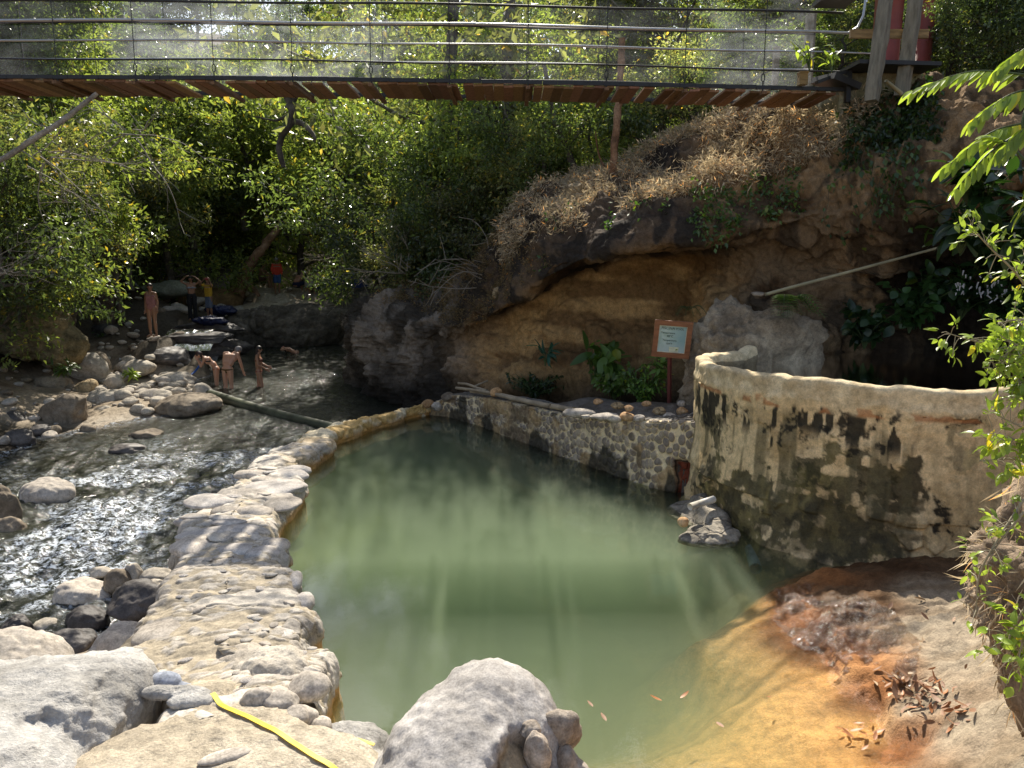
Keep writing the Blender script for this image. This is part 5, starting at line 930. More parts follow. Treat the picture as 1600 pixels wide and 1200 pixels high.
mound('rubble_terrace', atd(250, 470, 36.5), [((0, 0, 0), (3.2, 1., .9)), ((2.4, .2, -.1), (1.4, .9, .7))], 63, 'orange stained retaining terrace behind the standing woman', rockmat('stained_rubble', [(.04, .03, .02), (.16, .095, .04), (.32, .20, .09)], 1., bump=.9, bs=4))
mound('mossy_bank', atd(48, 510, 22.3), [((0, 0, 0), (1.1, .8, .95)), ((-.8, .2, .2), (1.1, .9, 1.2)), ((.7, .1, -.55), (.75, .6, .6))], 64, 'tall mossy bank of crumbly rock at far left', MMO, .06, 4.)
mound('dark_bank', atd(-70, 455, 23), [((0, 0, 0), (2.2, 1.5, 2.6)), ((1.4, .5, -.3), (1.6, 1.2, 2.2))], 65, 'dark earthy bank behind the mossy bank at left edge')
V, F = blob([((0, 0, 0), (1.3, .7, .32)), ((.8, .0, .12), (.8, .6, .38))], 66, 5, .06, .03); tag(link('pale_boulder', mesh('pale_boulder', V, F, rockmat('lichen_rock', [(.17, .18, .13), (.30, .31, .24), (.40, .41, .33)], 2)), None, atd(248, 455, 34.6)), 'long pale lichen covered boulder behind the standing woman', 'rock')
for k, (px, py, z, w, d_, h, lb) in enumerate([(310,528,.72,2.6,1.3,.25,'low wet stone step under the standing woman'),(330,510,.85,2.8,1.2,.25,'second wet stone step upstream of the woman'),(300,548,.3,2.6,1.2,.4,'lowest wet stone step above the river'),(345,540,.1,2.4,1.,.5,'dark wet step block beside the bathers')]):
    rock('step_stone', onz(px, py, z - .1), (w, d_, h * 1.6), MDKR, 450 + k, rz=.1 * k - .1, label=lb, cat='rock', sub=5, ang=.6, sq=.3, amp=.08)
mw = water_mat('cascade_water', (.25, .27, .28), (.6, .6, .6), 5, .1, [(8., .6, .05, None)])
for k, (x0, x1, y, z) in enumerate([(262,330,519,.80),(258,335,536,.5),(275,345,551,.12)]):
    a, c = onz(x0, y, z), onz(x1, y, z); t = np.linspace(0, 1, 40); s_ = np.linspace(0, 1, 10); T_, S_ = np.meshgrid(t, s_, indexing='ij'); V = np.stack([a[0] + (c[0] - a[0]) * T_, a[1] + .5 - .9 * S_, z + .06 - .28 * S_ ** 3 + .02 * fbm(xyz(T_ * 12, S_ * 3), 3, k)], -1)
    tag(link('cascade_water', mesh('cascade_water', V, gfaces(40, 10), mw, attrs={'dep': np.ones(400)})), kind='structure')
rg = np.random.RandomState(9)
for k in range(46):
    px = rg.uniform(330, 560); py = rg.uniform(450, 476); p = onz(px, py, 1.45); s = rg.uniform(.3, .9); o = link('terrace_stone', cobm[rg.choice([0, 2, 4, 5])], None, (p[0], p[1], gz(p[0], p[1]) + .05)); o.scale = (s, s, s * .7); o.rotation_euler.z = rg.uniform(0, 6); tag(o, 'loose stone lying on the upstream terrace', 'stone', 'stones on the terrace')

# trunks seen on the left and upstream
def trunk_thing(label, pts, r, mat, limbs=(), name='tree', n=9, cat='tree'):
    pts = [atd(*q) for q in pts]; e = empty(name, pts[0]); tag(e, label, cat); M_ = Matrix.Translation(-Vector(e.location)); b = MB(); P = curve(np.array(pts), 30); b.tube(P, np.linspace(r[0], r[1], 30), n, wob=.3, seed=n); o = b.build('trunk', mat, e, True); o.matrix_parent_inverse = M_
    for q, ra in limbs:
        b = MB(); Q = curve(np.array([atd(*a) for a in q]), 16); b.tube(Q, np.linspace(ra, ra * .35, 16), 6, wob=.3, caps=False, seed=3); o = b.build('branch', mat, e, True); o.matrix_parent_inverse = M_
    return e
MRB = rockmat('reddish_bark', [(.08, .045, .025), (.20, .11, .06), (.34, .22, .14)], 3, bump=.8)
trunk_thing('thick buttressed trunk at the left bank below overhanging leaves', [(168,505,27),(170,460,27),(165,420,27),(160,360,27.3)], (.42,.3), MBKk, [([(190,505,26.8),(182,450,26.8),(172,405,26.9)],.16),([(150,505,26.8),(156,450,26.7),(158,410,26.8)],.14)])
trunk_thing('leaning reddish trunk with pale foot on the upstream terrace', [(372,462,37),(378,440,37),(392,412,37),(412,385,37.3),(440,350,38)], (.34,.16), MRB, [([(378,440,37),(395,452,36.6),(405,462,36.4)],.2),([(372,440,37),(362,452,36.7),(352,463,36.5)],.18)])
trunk_thing('crooked dark forked tree limb in front of the bright bushes', [(446,140,21),(455,170,21),(452,195,21),(438,215,21),(437,240,21),(443,262,21)], (.12,.06), MBKk, [([(454,188,21),(475,195,21),(490,212,20.8),(492,222,20.8)],.09),([(452,180,21),(430,188,21),(400,182,21)],.05),([(450,170,21),(462,150,21),(464,130,21)],.1)])
trunk_thing('long bare grey pole branch slanting up to the bridge at left', [(-20,262,12.6),(30,232,12.7),(80,200,12.8),(118,172,12.9),(152,146,13.)], (.05,.035), MBP, [([(30,232,12.7),(60,252,12.7),(72,262,12.7)],.012),([(80,200,12.8),(50,190,12.8),(35,170,12.8)],.014)])
trunk_thing('leaning brown trunk with reddish post beside it on the cliff crest', [(957,275,17.2),(960,240,17.2),(964,190,17.2),(968,150,17.2),(972,60,17.2)], (.09,.075), MRB, [([(945,262,17.2),(935,240,17.2),(930,205,17)],.03)])
trunk_thing('tall dark trunk rising behind the middle of the bridge', [(790,300,22.5),(788,230,22.5),(795,170,22.5),(792,100,22.5),(800,-40,22.5)], (.22,.15), MBKk, [([(792,200,22.5),(760,180,22),(735,175,22)],.05),([(792,220,22.5),(830,190,22),(850,160,22)],.05)])
trunk_thing('dark trunk left of the tall one behind the bridge', [(712,330,24),(708,270,24),(712,200,24),(705,140,24),(712,-40,24)], (.22,.15), MBKk, [([(708,230,24),(680,190,24),(640,175,24)],.06)])
trunk_thing('slim forking tree between the cliff crest and the bridge', [(905,290,19.5),(885,230,19.5),(865,180,19.5),(850,100,19.5)], (.09,.05), MBKk, [([(885,230,19.5),(910,200,19.4),(925,160,19.4)],.04),([(865,180,19.5),(885,150,19.4),(895,120,19.4)],.03)])
trunk_thing('dark trunk among leaves right of the red pillars', [(1488,130,16),(1490,70,16),(1486,20,16),(1490,-60,16)], (.16,.12), MBKk)
def twigs(label, base, dirs, rg, n1=9, L_=1.6, r=.018, mat=None):
    b = MB(); 
    for i in range(n1):
        d = np.array(dirs[i % len(dirs)], float) + rg.normal(size=3) * .3; d /= np.linalg.norm(d); q = [np.array(base) + rg.normal(size=3) * .15]
        for j in range(6): q.append(q[-1] + d * L_ * rg.uniform(.6, 1.1) / 6); d = d + rg.normal(size=3) * .2; d /= np.linalg.norm(d)
        q = curve(np.array(q), 14); b.tube(q, np.linspace(r, r * .3, 14), 5, caps=False)
        for j in range(6):
            k = rg.randint(3, 14); d2 = d + rg.normal(size=3) * .7; e_ = q[k] + d2 / np.linalg.norm(d2) * L_ * .3; b.tube([q[k], (q[k] + e_) / 2 + rg.normal(size=3) * .03, e_], r * .35, 4, caps=False)
    return tag(b.build('bare_bush', mat or MTW_, None), label, 'dead bush')
twigs('bare grey twigs spreading over the dark bush beside the cliff', atd(770, 440, 18.5), [(-.8,-.3,.5),(-.9,0,.25),(0,-.2,1),(.3,0,1),(.7,0,.6)], rg, 8, 2.0, .016)
twigs('pale bare twigs arching from the rock by the water', atd(640, 425, 22), [(-1,-.3,.3),(-.8,0,.7),(-.3,-.3,1)], rg, 6, 1.8, .015)
twigs('thin dead twigs over the left bank bushes', atd(60, 250, 14), [(1,0,.2),(.6,0,.8),(-.2,0,-1),(.8,.2,-.3)], rg, 8, 1.8, .012)
twigs('dry twigs reaching over the terrace from the right bank bushes', atd(560, 430, 28), [(-1,-.2,.1),(-.7,0,.5),(-.4,-.2,-.5)], rg, 6, 2.2, .016)
twigs('grey bare shrub at the left edge above the mossy rock', atd(-10, 420, 16), [(1,0,.1),(.8,0,.5),(.9,0,-.2)], rg, 7, 1.6, .012)
twigs('dead branch tangle hanging under the footbridge at left', atd(200, 200, 20), [(1,0,.1),(-.5,0,.4),(.4,0,-.5),(-1,0,0)], rg, 8, 2.4, .018)
# sawn stump
b = MB(); p = atd(897, 300, 16.9); b.tube([p + [0, 0, -.3], p + [.03, 0, 0], p + [0, -.05, .16]], [.2, .17, .15], 12, wob=.3, seed=4); tag(b.build('sawn_stump', MOC), 'pale sawn tree stump on the dry slope above the cave', 'stump')

# bamboo log across the river, bamboo pipe on the cliff
def bamboo(name, label, a, c, r, mat, nodes=9, sag=0.):
    b = MB(); P = curve(np.array([a, (np.array(a) + c) / 2 + [0, 0, -sag], c]), nodes * 10 + 1); rr = np.full(len(P), r) * np.linspace(1.1, .8, len(P)); rr[::10] *= 1.05; rr[1::10] *= .97; b.tube(P, rr, 12); return tag(b.build(name, mat, None, True), label, 'bamboo')
MBAM = flat('wet_bamboo', (.10, .105, .065), .45, var=.45, scale=1.5, bump=.2); MBA2 = flat('dry_bamboo', (.33, .29, .17), .55, var=.3, scale=2)
bamboo('bamboo_log', 'long wet bamboo trunk lying across the river below the bathers', onz(328, 616, -.42), onz(522, 668, -.56), .13, MBAM, 11, .05)
bamboo('bamboo_pipe', 'pale bamboo pipe slanting down the cliff to the fern', atd(1196, 460, 12.0), atd(1478, 384, 12.1), .024, MBA2, 9)
bamboo('bamboo_stake', 'short bamboo stick leaning on the concrete block', atd(1408, 146, 12.7), atd(1384, 126, 12.5), .03, MBA2, 2)
p = atd(1190, 456, 12.05); rock('stone', p + [-.02, .1, -.04], (.30, .2, .09), MBR, 461, label='pale flat stone supporting the lower end of the bamboo pipe', cat='stone', ang=.6, sub=4)
# hoses
def hose(label, pts, r, mat): b = MB(); b.tube(curve(np.array([onz(*q) for q in pts]), 60), r, 8); return tag(b.build('hose', mat, None, True), label, 'hose')
hose('pale grey hose winding down the gravel bar stones', [(205,478,1.0),(189,505,.75),(186,520,.55),(189,545,.25),(188,562,.05),(192,580,-.25),(205,590,-.25)], .035, flat('grey_hose', (.50, .56, .62), .5))
hose('bright blue hose leading from the gravel bar to the bathers', [(285,594,-.3),(295,588,-.3),(305,580,-.2),(316,566,.1),(326,560,.3)], .03, flat('blue_hose', (.04, .14, .5), .4))

# ================================================================== SIGN
sg_ = empty('sign', atd(1046, 632, 12.6)); tag(sg_, 'wooden framed pool temperature sign on a thin red brown post', 'sign'); MSF = flat('varnished_wood', (.28, .11, .05), .45, var=.25, scale=3, sc=(1, 1, 6), bump=.2)
D0 = 12.35; pc_ = atd(1050, 530, D0); s_ = D0 / FPX * 1.0
base_ = Vector(sg_.location); rotz = -.10; tl = -.07
def sput(b, name, m, smooth=False, par=None): o = b.build(name, m, par or sg_, smooth); return o
hd = Vector(pc_) - base_; Wd, Hd = .60, .60
RM = Matrix.Translation(hd) @ Euler((.12, -tl, rotz)).to_matrix().to_4x4()
def lp(x, y, z): return RM @ Vector((x, y, z))
b = MB(); b.tube([np.array([0, 0, -.15]), np.array(lp(0, .035, -.3))], .035, 4); sput(b, 'post', flat('red_post', (.17, .045, .035), .6, var=.2))
b = MB()
for x, z, w, h in [(0, Hd / 2 - .04, Wd, .08), (0, -Hd / 2 + .04, Wd, .08), (-Wd / 2 + .04, 0, .08, Hd - .16), (Wd / 2 - .04, 0, .08, Hd - .16)]: b.box((x, -.005, z), (w, .05, h))
fo_ = sput(b, 'frame', MSF); fo_.matrix_local = RM
b = MB(); b.box((0, .01, 0), (Wd - .15, .015, Hd - .15)); m = N('sign_print'); tc_ = m.tc.outputs['Object']; sep = m('SeparateXYZ', {0: tc_})
nz = m.noise(9., 4, .6); c = m.mix(m.ramp(nz, [(.4, 0.), (.62, 1.)]), (.36, .50, .44), (.50, .62, .58)); c = m.mix(m.ramp(m.math('ADD', sep.outputs[0], m.math('MULTIPLY', nz, .3)), [(.05, 0.), (.3, 1.)]), c, (.22, .38, .40)); c = m.mix(m.ramp(m.math('MULTIPLY_ADD', sep.outputs[2], -3.2, -.1), [(.0, 0.), (.6, 1.)]), c, (.42, .52, .52))
MSP = m.end(m.prin(c, .25)); pn = sput(b, 'panel', MSP); pn.matrix_local = RM
b = MB()
for x, z, w, h in [(0, .218, .45, .012), (0, -.218, .45, .014), (-.218, 0, .012, .424), (.218, 0, .012, .424)]: b.box((x, -.002, z), (w, .014, h))
o = sput(b, 'border', flat('cream_border', (.75, .70, .52), .5)); o.matrix_local = RM
b = MB(); b.box((.045, -.002, -.165), (.15, .012, .08)); o = sput(b, 'notice', flat('cream_notice', (.66, .68, .50), .5)); o.matrix_local = RM
b = MB(); b.tube([(.07, -.010, -.172), (.09, -.010, -.162), (.105, -.010, -.16)], [.004, .012, .003], 6); o = sput(b, 'emblem', flat('green_mark', (.25, .32, .05), .5)); o.matrix_local = RM
def text(s, x, z, size, col, par=sg_, name='lettering'):
    cu = bpy.data.curves.new(name, 'FONT'); cu.body = s; cu.size = size; cu.extrude = .0015; cu.materials.append(col); o = bpy.data.objects.new(name, cu); COL.objects.link(o)
    dg = bpy.context.evaluated_depsgraph_get(); me = bpy.data.meshes.new_from_object(o.evaluated_get(dg)); bpy.data.objects.remove(o); q = link(name, me, par); q.matrix_local = RM @ Matrix.Translation((x, -.0005, z)) @ Matrix.Rotation(R(90), 4, 'X'); return q
MTX = flat('dark_print', (.03, .06, .05), .5, var=0)
for s, x, z, size in [('PISCINA', -.185, .155, .058), ('/ POOL', .015, .155, .05), ('Temperatura', -.185, .085, .042), ('40\u00b0C', -.09, .03, .05), ('Temperature', -.15, -.035, .042), ('104\u00b0F', -.09, -.09, .042)]: text(s, x, z, size, MTX)

# ================================================================== FALLEN LEAVES and twigs on the right shelf
lv = []; rg = np.random.RandomState(41)
MFL = [flat('fallen_leaf_brown', (.32, .17, .09), .6, var=.3), flat('fallen_leaf_rust', (.42, .17, .06), .5, var=.2), flat('fallen_leaf_tan', (.52, .38, .24), .6, var=.2)]
for k in range(6):
    V, F = blade(np.zeros(3), np.array([1., 0, .1]), np.array([0, 0, 1.]), .11, .045, rg.uniform(-.3, .5), 6); lv.append(mesh('fallen_leaf', V, F, MFL[k % 3]))
def strew(px, py, sx, sy, n, label, group, ms=range(6), up=.012, fl=None):
    for _ in range(n):
        x, y = px + rg.normal() * sx, py + rg.normal() * sy; p = onz(x, y, .15); z = gz(p[0], p[1]); p = onz(x, y, z if fl is None else fl); z = gz(p[0], p[1]) if fl is None else fl
        o = link('fallen_leaf', lv[ms[rg.randint(len(ms))]], None, (p[0], p[1], z + up + abs(rg.normal()) * up * 1.2)); o.scale = [rg.uniform(.5, .95)] * 3; o.rotation_euler = (rg.normal() * (.45 if fl is None else .03), rg.normal() * (.35 if fl is None else .03), rg.uniform(0, 6.28)); tag(o, label, 'fallen leaf', group)
strew(1430, 1085, 26, 17, 90, 'curled brown leaf in the drift of dead leaves on the cream shelf', 'leaf drift on the shelf', [0, 0, 3, 1, 5], .014)
strew(1480, 1105, 30, 16, 26, 'curled brown leaf in the drift of dead leaves on the cream shelf', 'leaf drift on the shelf', [0, 3, 1], .01)
strew(1338, 1142, 18, 10, 12, 'orange leaf at the shallow pool edge', 'orange leaves at the water edge', [1, 4], .004, .004)
strew(1400, 950, 60, 25, 12, 'lone leaf on the wet orange rock below the tank', 'leaves on the orange rock', [0, 2, 5], .006)
strew(1100, 1090, 150, 50, 7, 'small leaf floating on the green pool', 'leaves floating on the pool', [0, 1], .002, .004)
# ================================================================== PEOPLE
BASE = dict(pel=(0, 0, .93), wai=(0, 0, 1.08), che=(0, 0, 1.27), nec=(0, .01, 1.45), hea=(0, -.01, 1.60), shL=(.17, .01, 1.40), elL=(.215, .02, 1.12), wrL=(.225, -.05, .88), shR=(-.17, .01, 1.40), elR=(-.215, .02, 1.12), wrR=(-.225, -.05, .88),
            hiL=(.085, 0, .90), knL=(.095, -.01, .49), anL=(.095, .02, .08), hiR=(-.085, 0, .90), knR=(-.095, -.01, .49), anR=(-.095, .02, .08))
def balls(pts, vox, name, mat, parent, colf=None, sm_=4):
    D, F = ico(2); n = len(D); V = []; Fs = []
    for i, (c, r) in enumerate(pts): V.append(D * np.array(r) + np.array(c)); Fs.append(F + i * n)
    me = mesh(name, np.concatenate(V), np.concatenate(Fs), None); o = bpy.data.objects.new(name, me); COL.objects.link(o)
    a = o.modifiers.new('r', 'REMESH'); a.mode = 'VOXEL'; a.voxel_size = vox; s = o.modifiers.new('s', 'SMOOTH'); s.iterations = sm_; s.factor = .5
    me2 = bpy.data.meshes.new_from_object(o.evaluated_get(bpy.context.evaluated_depsgraph_get())); bpy.data.objects.remove(o); me2.name = name
    me2.materials.clear(); me2.materials.append(mat); me2.polygons.foreach_set('use_smooth', np.full(len(me2.polygons), True))
    if colf:
        v = np.zeros(len(me2.vertices) * 3); me2.vertices.foreach_get('co', v); c = np.ones((len(v) // 3, 4)); c[:, :3] = colf(v.reshape(-1, 3)); at = me2.color_attributes.new('Col', 'FLOAT_COLOR', 'POINT'); at.data.foreach_set('color', c.ravel().astype(np.float32))
    return link(name, me2, parent)
def seg_(a, b, r0, r1, n=9, fl=1.): a, b = np.array(a, float), np.array(b, float); return [(a + (b - a) * t, np.array([1, fl, 1]) * (r0 + (r1 - r0) * t)) for t in np.linspace(0, 1, n)]
def skinmat(name, c):
    m = N(name); k = m.mix(1., m.attr('Col', 'Color'), (*c,), 'MULTIPLY'); return m.end(m.prin(k, .42, None, .5, **{'Subsurface Weight': .1, 'Subsurface Radius': (.02, .01, .005)}))
SKIN = [skinmat('skin_tan', (.46, .25, .16)), skinmat('skin_brown', (.30, .155, .09)), skinmat('skin_fair', (.58, .36, .26))]
def person(label, loc, rz, J=None, skin=0, hair=(.03, .02, .015), hairlen=.12, wear=(), s=1., tilt=(0, 0), woman=False, hat=None):
    j = {k: np.array(v, float) for k, v in BASE.items()}
    for k, v in (J or {}).items(): j[k] = np.array(v, float)
    e = empty('person', loc, rz); e.scale = (s, s, s); e.rotation_euler = (tilt[0], tilt[1], rz); tag(e, label, 'person'); w = .92 if woman else 1.
    P = []; pel, wai, che, nec, hea = (j[k] for k in ('pel', 'wai', 'che', 'nec', 'hea')); up = nec - che; up = up / np.linalg.norm(up)
    hipw = j['hiL'] - j['hiR']; shw = j['shL'] - j['shR']
    for t in np.linspace(-.5, .5, 5): P += [(pel + hipw * t * .95, (.085, .095, .10)), (che + shw * t * .62 * w, (.085, .095, .12)), (wai + hipw * t * (.62 if woman else .8), (.075, .085, .10)), ((che + nec) / 2 + shw * t * .75 * w, (.06, .065, .07))]
    for t in np.linspace(0, 1, 6): P += [(pel + (wai - pel) * t + hipw * q, (.075, .088, .07)) for q in (-.22, 0, .22)] + [(wai + (che - wai) * t + shw * q * w, (.075, .09, .07)) for q in (-.22, 0, .22)]
    P += seg_(nec - up * .04, hea - up * .03, .056, .05, 6)
    fw = np.cross(up, shw); fw /= np.linalg.norm(fw)       # direction the chest faces
    if fw @ np.array([0, -1, 0]) < -.9: fw = -fw
    face = np.array(j.get('face', fw)); face /= np.linalg.norm(face); hup = hea - nec; hup /= np.linalg.norm(hup); hs = np.cross(hup, face); hs /= np.linalg.norm(hs)
    P += [(hea + hup * .02 + -face * .012, (.078, .09, .098)), (hea - hup * .035 + face * .018, (.058, .062, .068)), (hea - hup * .085 + face * .035, (.035, .036, .03))]
    P += [(hea - hup * .012 + face * .088, (.013, .016, .018)), (hea - hup * .028 + face * .094, (.016, .015, .012)), (hea - hup * .058 + face * .078, (.024, .014, .011))] + [(hea + hs * q * .08 - hup * .005, (.013, .018, .028)) for q in (-1, 1)]
    for S_ in 'LR':
        sh, el, wr, hi, kn, an = (j[a + S_] for a in ('sh', 'el', 'wr', 'hi', 'kn', 'an')); k = 1. if not woman else .88
        P += seg_(che + (sh - che) * .6 + up * .06, sh, .06, .06 * k, 4) + seg_(sh, el, .055 * k, .042 * k) + seg_(el, el + (wr - el) * .35, .043 * k, .043 * k, 4) + seg_(el + (wr - el) * .35, wr, .042 * k, .027 * k)
        P += seg_(hi, kn, .092 * (1.02 if woman else 1), .058, 12) + seg_(kn, kn + (an - kn) * .35, .056, .060, 5) + seg_(kn + (an - kn) * .35, an, .058, .035, 8)
        ft = np.array(j.get('toe' + S_, an + np.array([0, -.17, -.045]))); P += seg_(an + [0, .02, -.03], ft, .038, .028, 6) + [(ft + [q, -.02, -.005], (.012, .022, .012)) for q in (-.03, -.015, 0, .015, .03)]
        d = wr - el; d /= np.linalg.norm(d); hd_ = np.array(j.get('hand' + S_, d)); hd_ = hd_ / np.linalg.norm(hd_); sd = np.cross(hd_, [1, 0, 0] if abs(hd_[0]) < .8 else [0, 0, 1]); sd /= np.linalg.norm(sd); pn_ = np.cross(hd_, sd)
        P += [(wr + hd_ * t + sd * q, (.019, .024, .022)) for t in (.025, .05, .075) for q in (-.018, 0, .018)]
        for i, (q, l) in enumerate([(-.028, .055), (-.010, .07), (.010, .075), (.028, .068)]):
            a = wr + hd_ * .08 + sd * q; m_ = a + hd_ * l * .55 + pn_ * .008; P += seg_(a, m_, .011, .0105, 4) + seg_(m_, m_ + hd_ * l * .35 + pn_ * .022, .0105, .009, 3)
        a = wr + hd_ * .03 + sd * .03; P += seg_(a, a + hd_ * .035 + sd * .028, .013, .011, 4) + seg_(a + hd_ * .035 + sd * .028, a + hd_ * .062 + sd * .03 + pn_ * .008, .011, .0095, 3)
    def cf(V):
        c = np.ones((len(V), 3))
        for q in (-1, 1): c[np.linalg.norm(V - (hea + hs * q * .03 + face * .08 + hup * .012), axis=1) < .014] = (.1, .1, .12)
        c[np.linalg.norm((V - (hea - hup * .058 + face * .088)), axis=1) < .018] = (1., .55, .55); return c
    balls(P, .0105, 'body', SKIN[skin], e, cf, 3)
    H = [(hea + hup * .035 - face * .022, (.088, .098, .095))] + [(hea + hup * .0 - face * .045, (.08, .07, .09))]
    for t in np.linspace(0, 1, max(2, int(hairlen / .03))): H += [(hea - face * (.07 + .02 * t) - np.array([0, 0, 1]) * (.02 + t * hairlen) + hs * q * (.045 - .02 * t), (.034, .034, .045)) for q in (-1, 0, 1)]
    balls(H, .014, 'hair', flat('hair_colour', hair, .5, var=.2, scale=30), e)
    def cloth(nm, pts, c, vox=.013, rough=.8): balls(pts, vox, nm, flat(nm + '_fabric', c, rough, var=.12, scale=14), e)
    def torso(a, b_, g): # inflated torso between fractions
        q = []
        for t in np.linspace(a, b_, 9):
            c = pel + (wai - pel) * min(1, t * 2) if t < .5 else wai + (che - wai) * min(1, (t - .5) * 2); ww_ = hipw * (.47 if t < .2 else .36) if t < .4 else shw * .31 * w
            q += [(c + ww_ * k, (.072 + g, .09 + g, .06)) for k in (-1, -.5, 0, .5, 1)]
        return q
    for it in wear:
        k, c = it[0], it[1]
        if k == 'swimsuit': cloth('swimsuit', torso(-.05, 1.05, .008) + [(che + [0, 0, .03] + shw * q * .6, (.085, .098, .07)) for q in (-.5, 0, .5)] + seg_(j['shR'] * [.62, 1, 1] + [0, -.0, .02], che + [-.05, -.03, .05], .035, .05, 5) + [(pel - [0, 0, .07], (.05, .085, .05))], c)
        if k == 'bikini_bottom' or k == 'briefs': cloth(k, [(pel + hipw * q * .98 + [0, 0, -.01], (.093, .104, .055)) for q in np.linspace(-.5, .5, 5)] + [(pel - [0, 0, .08], (.05, .09, .05))], c)
        if k == 'bikini_top': cloth(k, [(che + shw * q * .62 - [0, 0, .01], (.092, .104, .04)) for q in np.linspace(-.5, .5, 7)] + [(che + face * .085 + shw * q * .4 - [0, 0, .01], (.05, .045, .05)) for q in (-.5, .5)], c)
        if k in ('shorts', 'trousers'):
            q = torso(-.02, .22, .014)
            for S_ in 'LR':
                hi, kn, an = j['hi' + S_], j['kn' + S_], j['an' + S_]; q += seg_(hi, hi + (kn - hi) * (.72 if k == 'shorts' else 1), .108, .092 if k == 'shorts' else .082, 10)
                if k == 'trousers': q += seg_(kn, an, .084, .085, 10)
            cloth(k, q, c)
        if k in ('shirt', 'tshirt'):
            q = torso(.02, 1.05, .018) + [((che + nec) / 2 + shw * t * .72, (.075, .08, .07)) for t in np.linspace(-.5, .5, 5)]
            for S_ in 'LR': q += seg_(j['sh' + S_], j['el' + S_] if k == 'shirt' else j['sh' + S_] + (j['el' + S_] - j['sh' + S_]) * .55, .068, .058, 7) + (seg_(j['el' + S_], j['wr' + S_] * .9 + j['el' + S_] * .1, .054, .042, 7) if k == 'shirt' else [])
            cloth(k, q, c)
        if k == 'sarong':
            q = torso(-.05, .12, .012); kn = (j['knL'] + j['knR']) / 2; hi = (j['hiL'] + j['hiR']) / 2
            for t in np.linspace(0, 1.0, 9): c0_ = hi + (kn - hi) * t; q += [(c0_ + hipw * f_ * (.5 + .0 * t), (.085, .10, .06)) for f_ in (-1, 0, 1)]
            cloth('sarong', q, c)
    if hat: balls([(hea + hup * .06 - face * .015, (.096, .105, .07)), (hea + hup * .05 + face * .10, (.06, .06, .012))], .014, 'cap', flat('cap_fabric', hat, .8), e)
    return e
PI = math.pi
def fl(px, py, z): return onz(px, py, z)
lo = dict(knL=(.1, -.02, .49), knR=(-.1, .02, .49))
person('woman in a dusty pink one piece swimsuit standing on the wet step', fl(240, 526, .82) + [0, 0, 0], -.1, dict(shL=(.16, 0, 1.39), shR=(-.16, 0, 1.39), elL=(.2, .03, 1.12), wrL=(.21, -.02, .88), elR=(-.2, .03, 1.12), wrR=(-.2, -.02, .88), face=(.5, -1, 0)), 1, (.035, .02, .015), .25, [('swimsuit', (.33, .15, .14))], 1.0, woman=True)
person('person in long black trousers holding both hands to the head', fl(302, 500, .92), .2, dict(elL=(.36, -.02, 1.50), wrL=(.17, -.06, 1.68), elR=(-.36, -.02, 1.50), wrR=(-.17, -.06, 1.68), handL=(-.8, 0, .4), handR=(.8, 0, .4)), 1, (.02, .015, .012), .3, [('trousers', (.012, .012, .014)), ('bikini_top', (.28, .30, .34))], 1.0, woman=True)
person('person in a yellow top and grey skirt shading the face with raised arm', fl(322, 499, .92) + [0, .4, 0], -.4, dict(elL=(.33, -.12, 1.36), wrL=(.30, -.2, 1.60), elR=(-.3, -.15, 1.42), wrR=(-.10, -.16, 1.6)), 1, (.03, .02, .015), .1, [('tshirt', (.55, .33, .03)), ('sarong', (.13, .16, .22))], .95, woman=True, hat=(.40, .08, .08))
rz_ = zr(24.) 
person('woman bending over in the river left of the man, hands at her face', fl(340, 603, -.5) + [-.05, .1, -.40], -1.3, dict(che=(0, -.22, 1.20), wai=(0, -.07, 1.07), nec=(0, -.36, 1.30), hea=(0, -.47, 1.38), shL=(.16, -.30, 1.27), shR=(-.16, -.30, 1.27), elL=(.14, -.42, 1.04), wrL=(.05, -.52, 1.24), elR=(-.14, -.42, 1.04), wrR=(-.05, -.52, 1.24), face=(0, -1, -.5)), 0, (.05, .025, .02), .12, [('bikini_bottom', (.40, .12, .05)), ('bikini_top', (.02, .02, .02))], .98, woman=True)
person('grey haired man in dark trunks bending forward with back to the camera', fl(357, 607, -.5) + [0, 0, -.40], PI - .25, dict(che=(0, -.16, 1.23), wai=(0, -.05, 1.08), nec=(-.05, -.30, 1.36), hea=(-.12, -.40, 1.42), shL=(.2, -.22, 1.33), shR=(-.2, -.22, 1.33), elL=(.27, -.24, 1.04), wrL=(.25, -.32, .80), elR=(-.27, -.26, 1.05), wrR=(-.26, -.36, .82), face=(-.3, -1, -.8)), 0, (.22, .2, .19), .03, [('briefs', (.10, .06, .02))], 1.06)
person('slim woman with long dark hair standing sideways in the river', fl(406, 605, -.5) + [0, 0, -.40], PI * .55, dict(elL=(.2, -.05, 1.14), wrL=(.17, -.24, 1.04), elR=(-.2, -.02, 1.14), wrR=(-.14, -.22, 1.0), hea=(0, -.04, 1.59), knL=(.09, .04, .49), anL=(.09, .14, .1), knR=(-.09, -.08, .49), anR=(-.09, -.1, .08)), 1, (.02, .014, .012), .38, [('bikini_top', (.12, .03, .02)), ('bikini_bottom', (.16, .03, .02))], .97, woman=True)
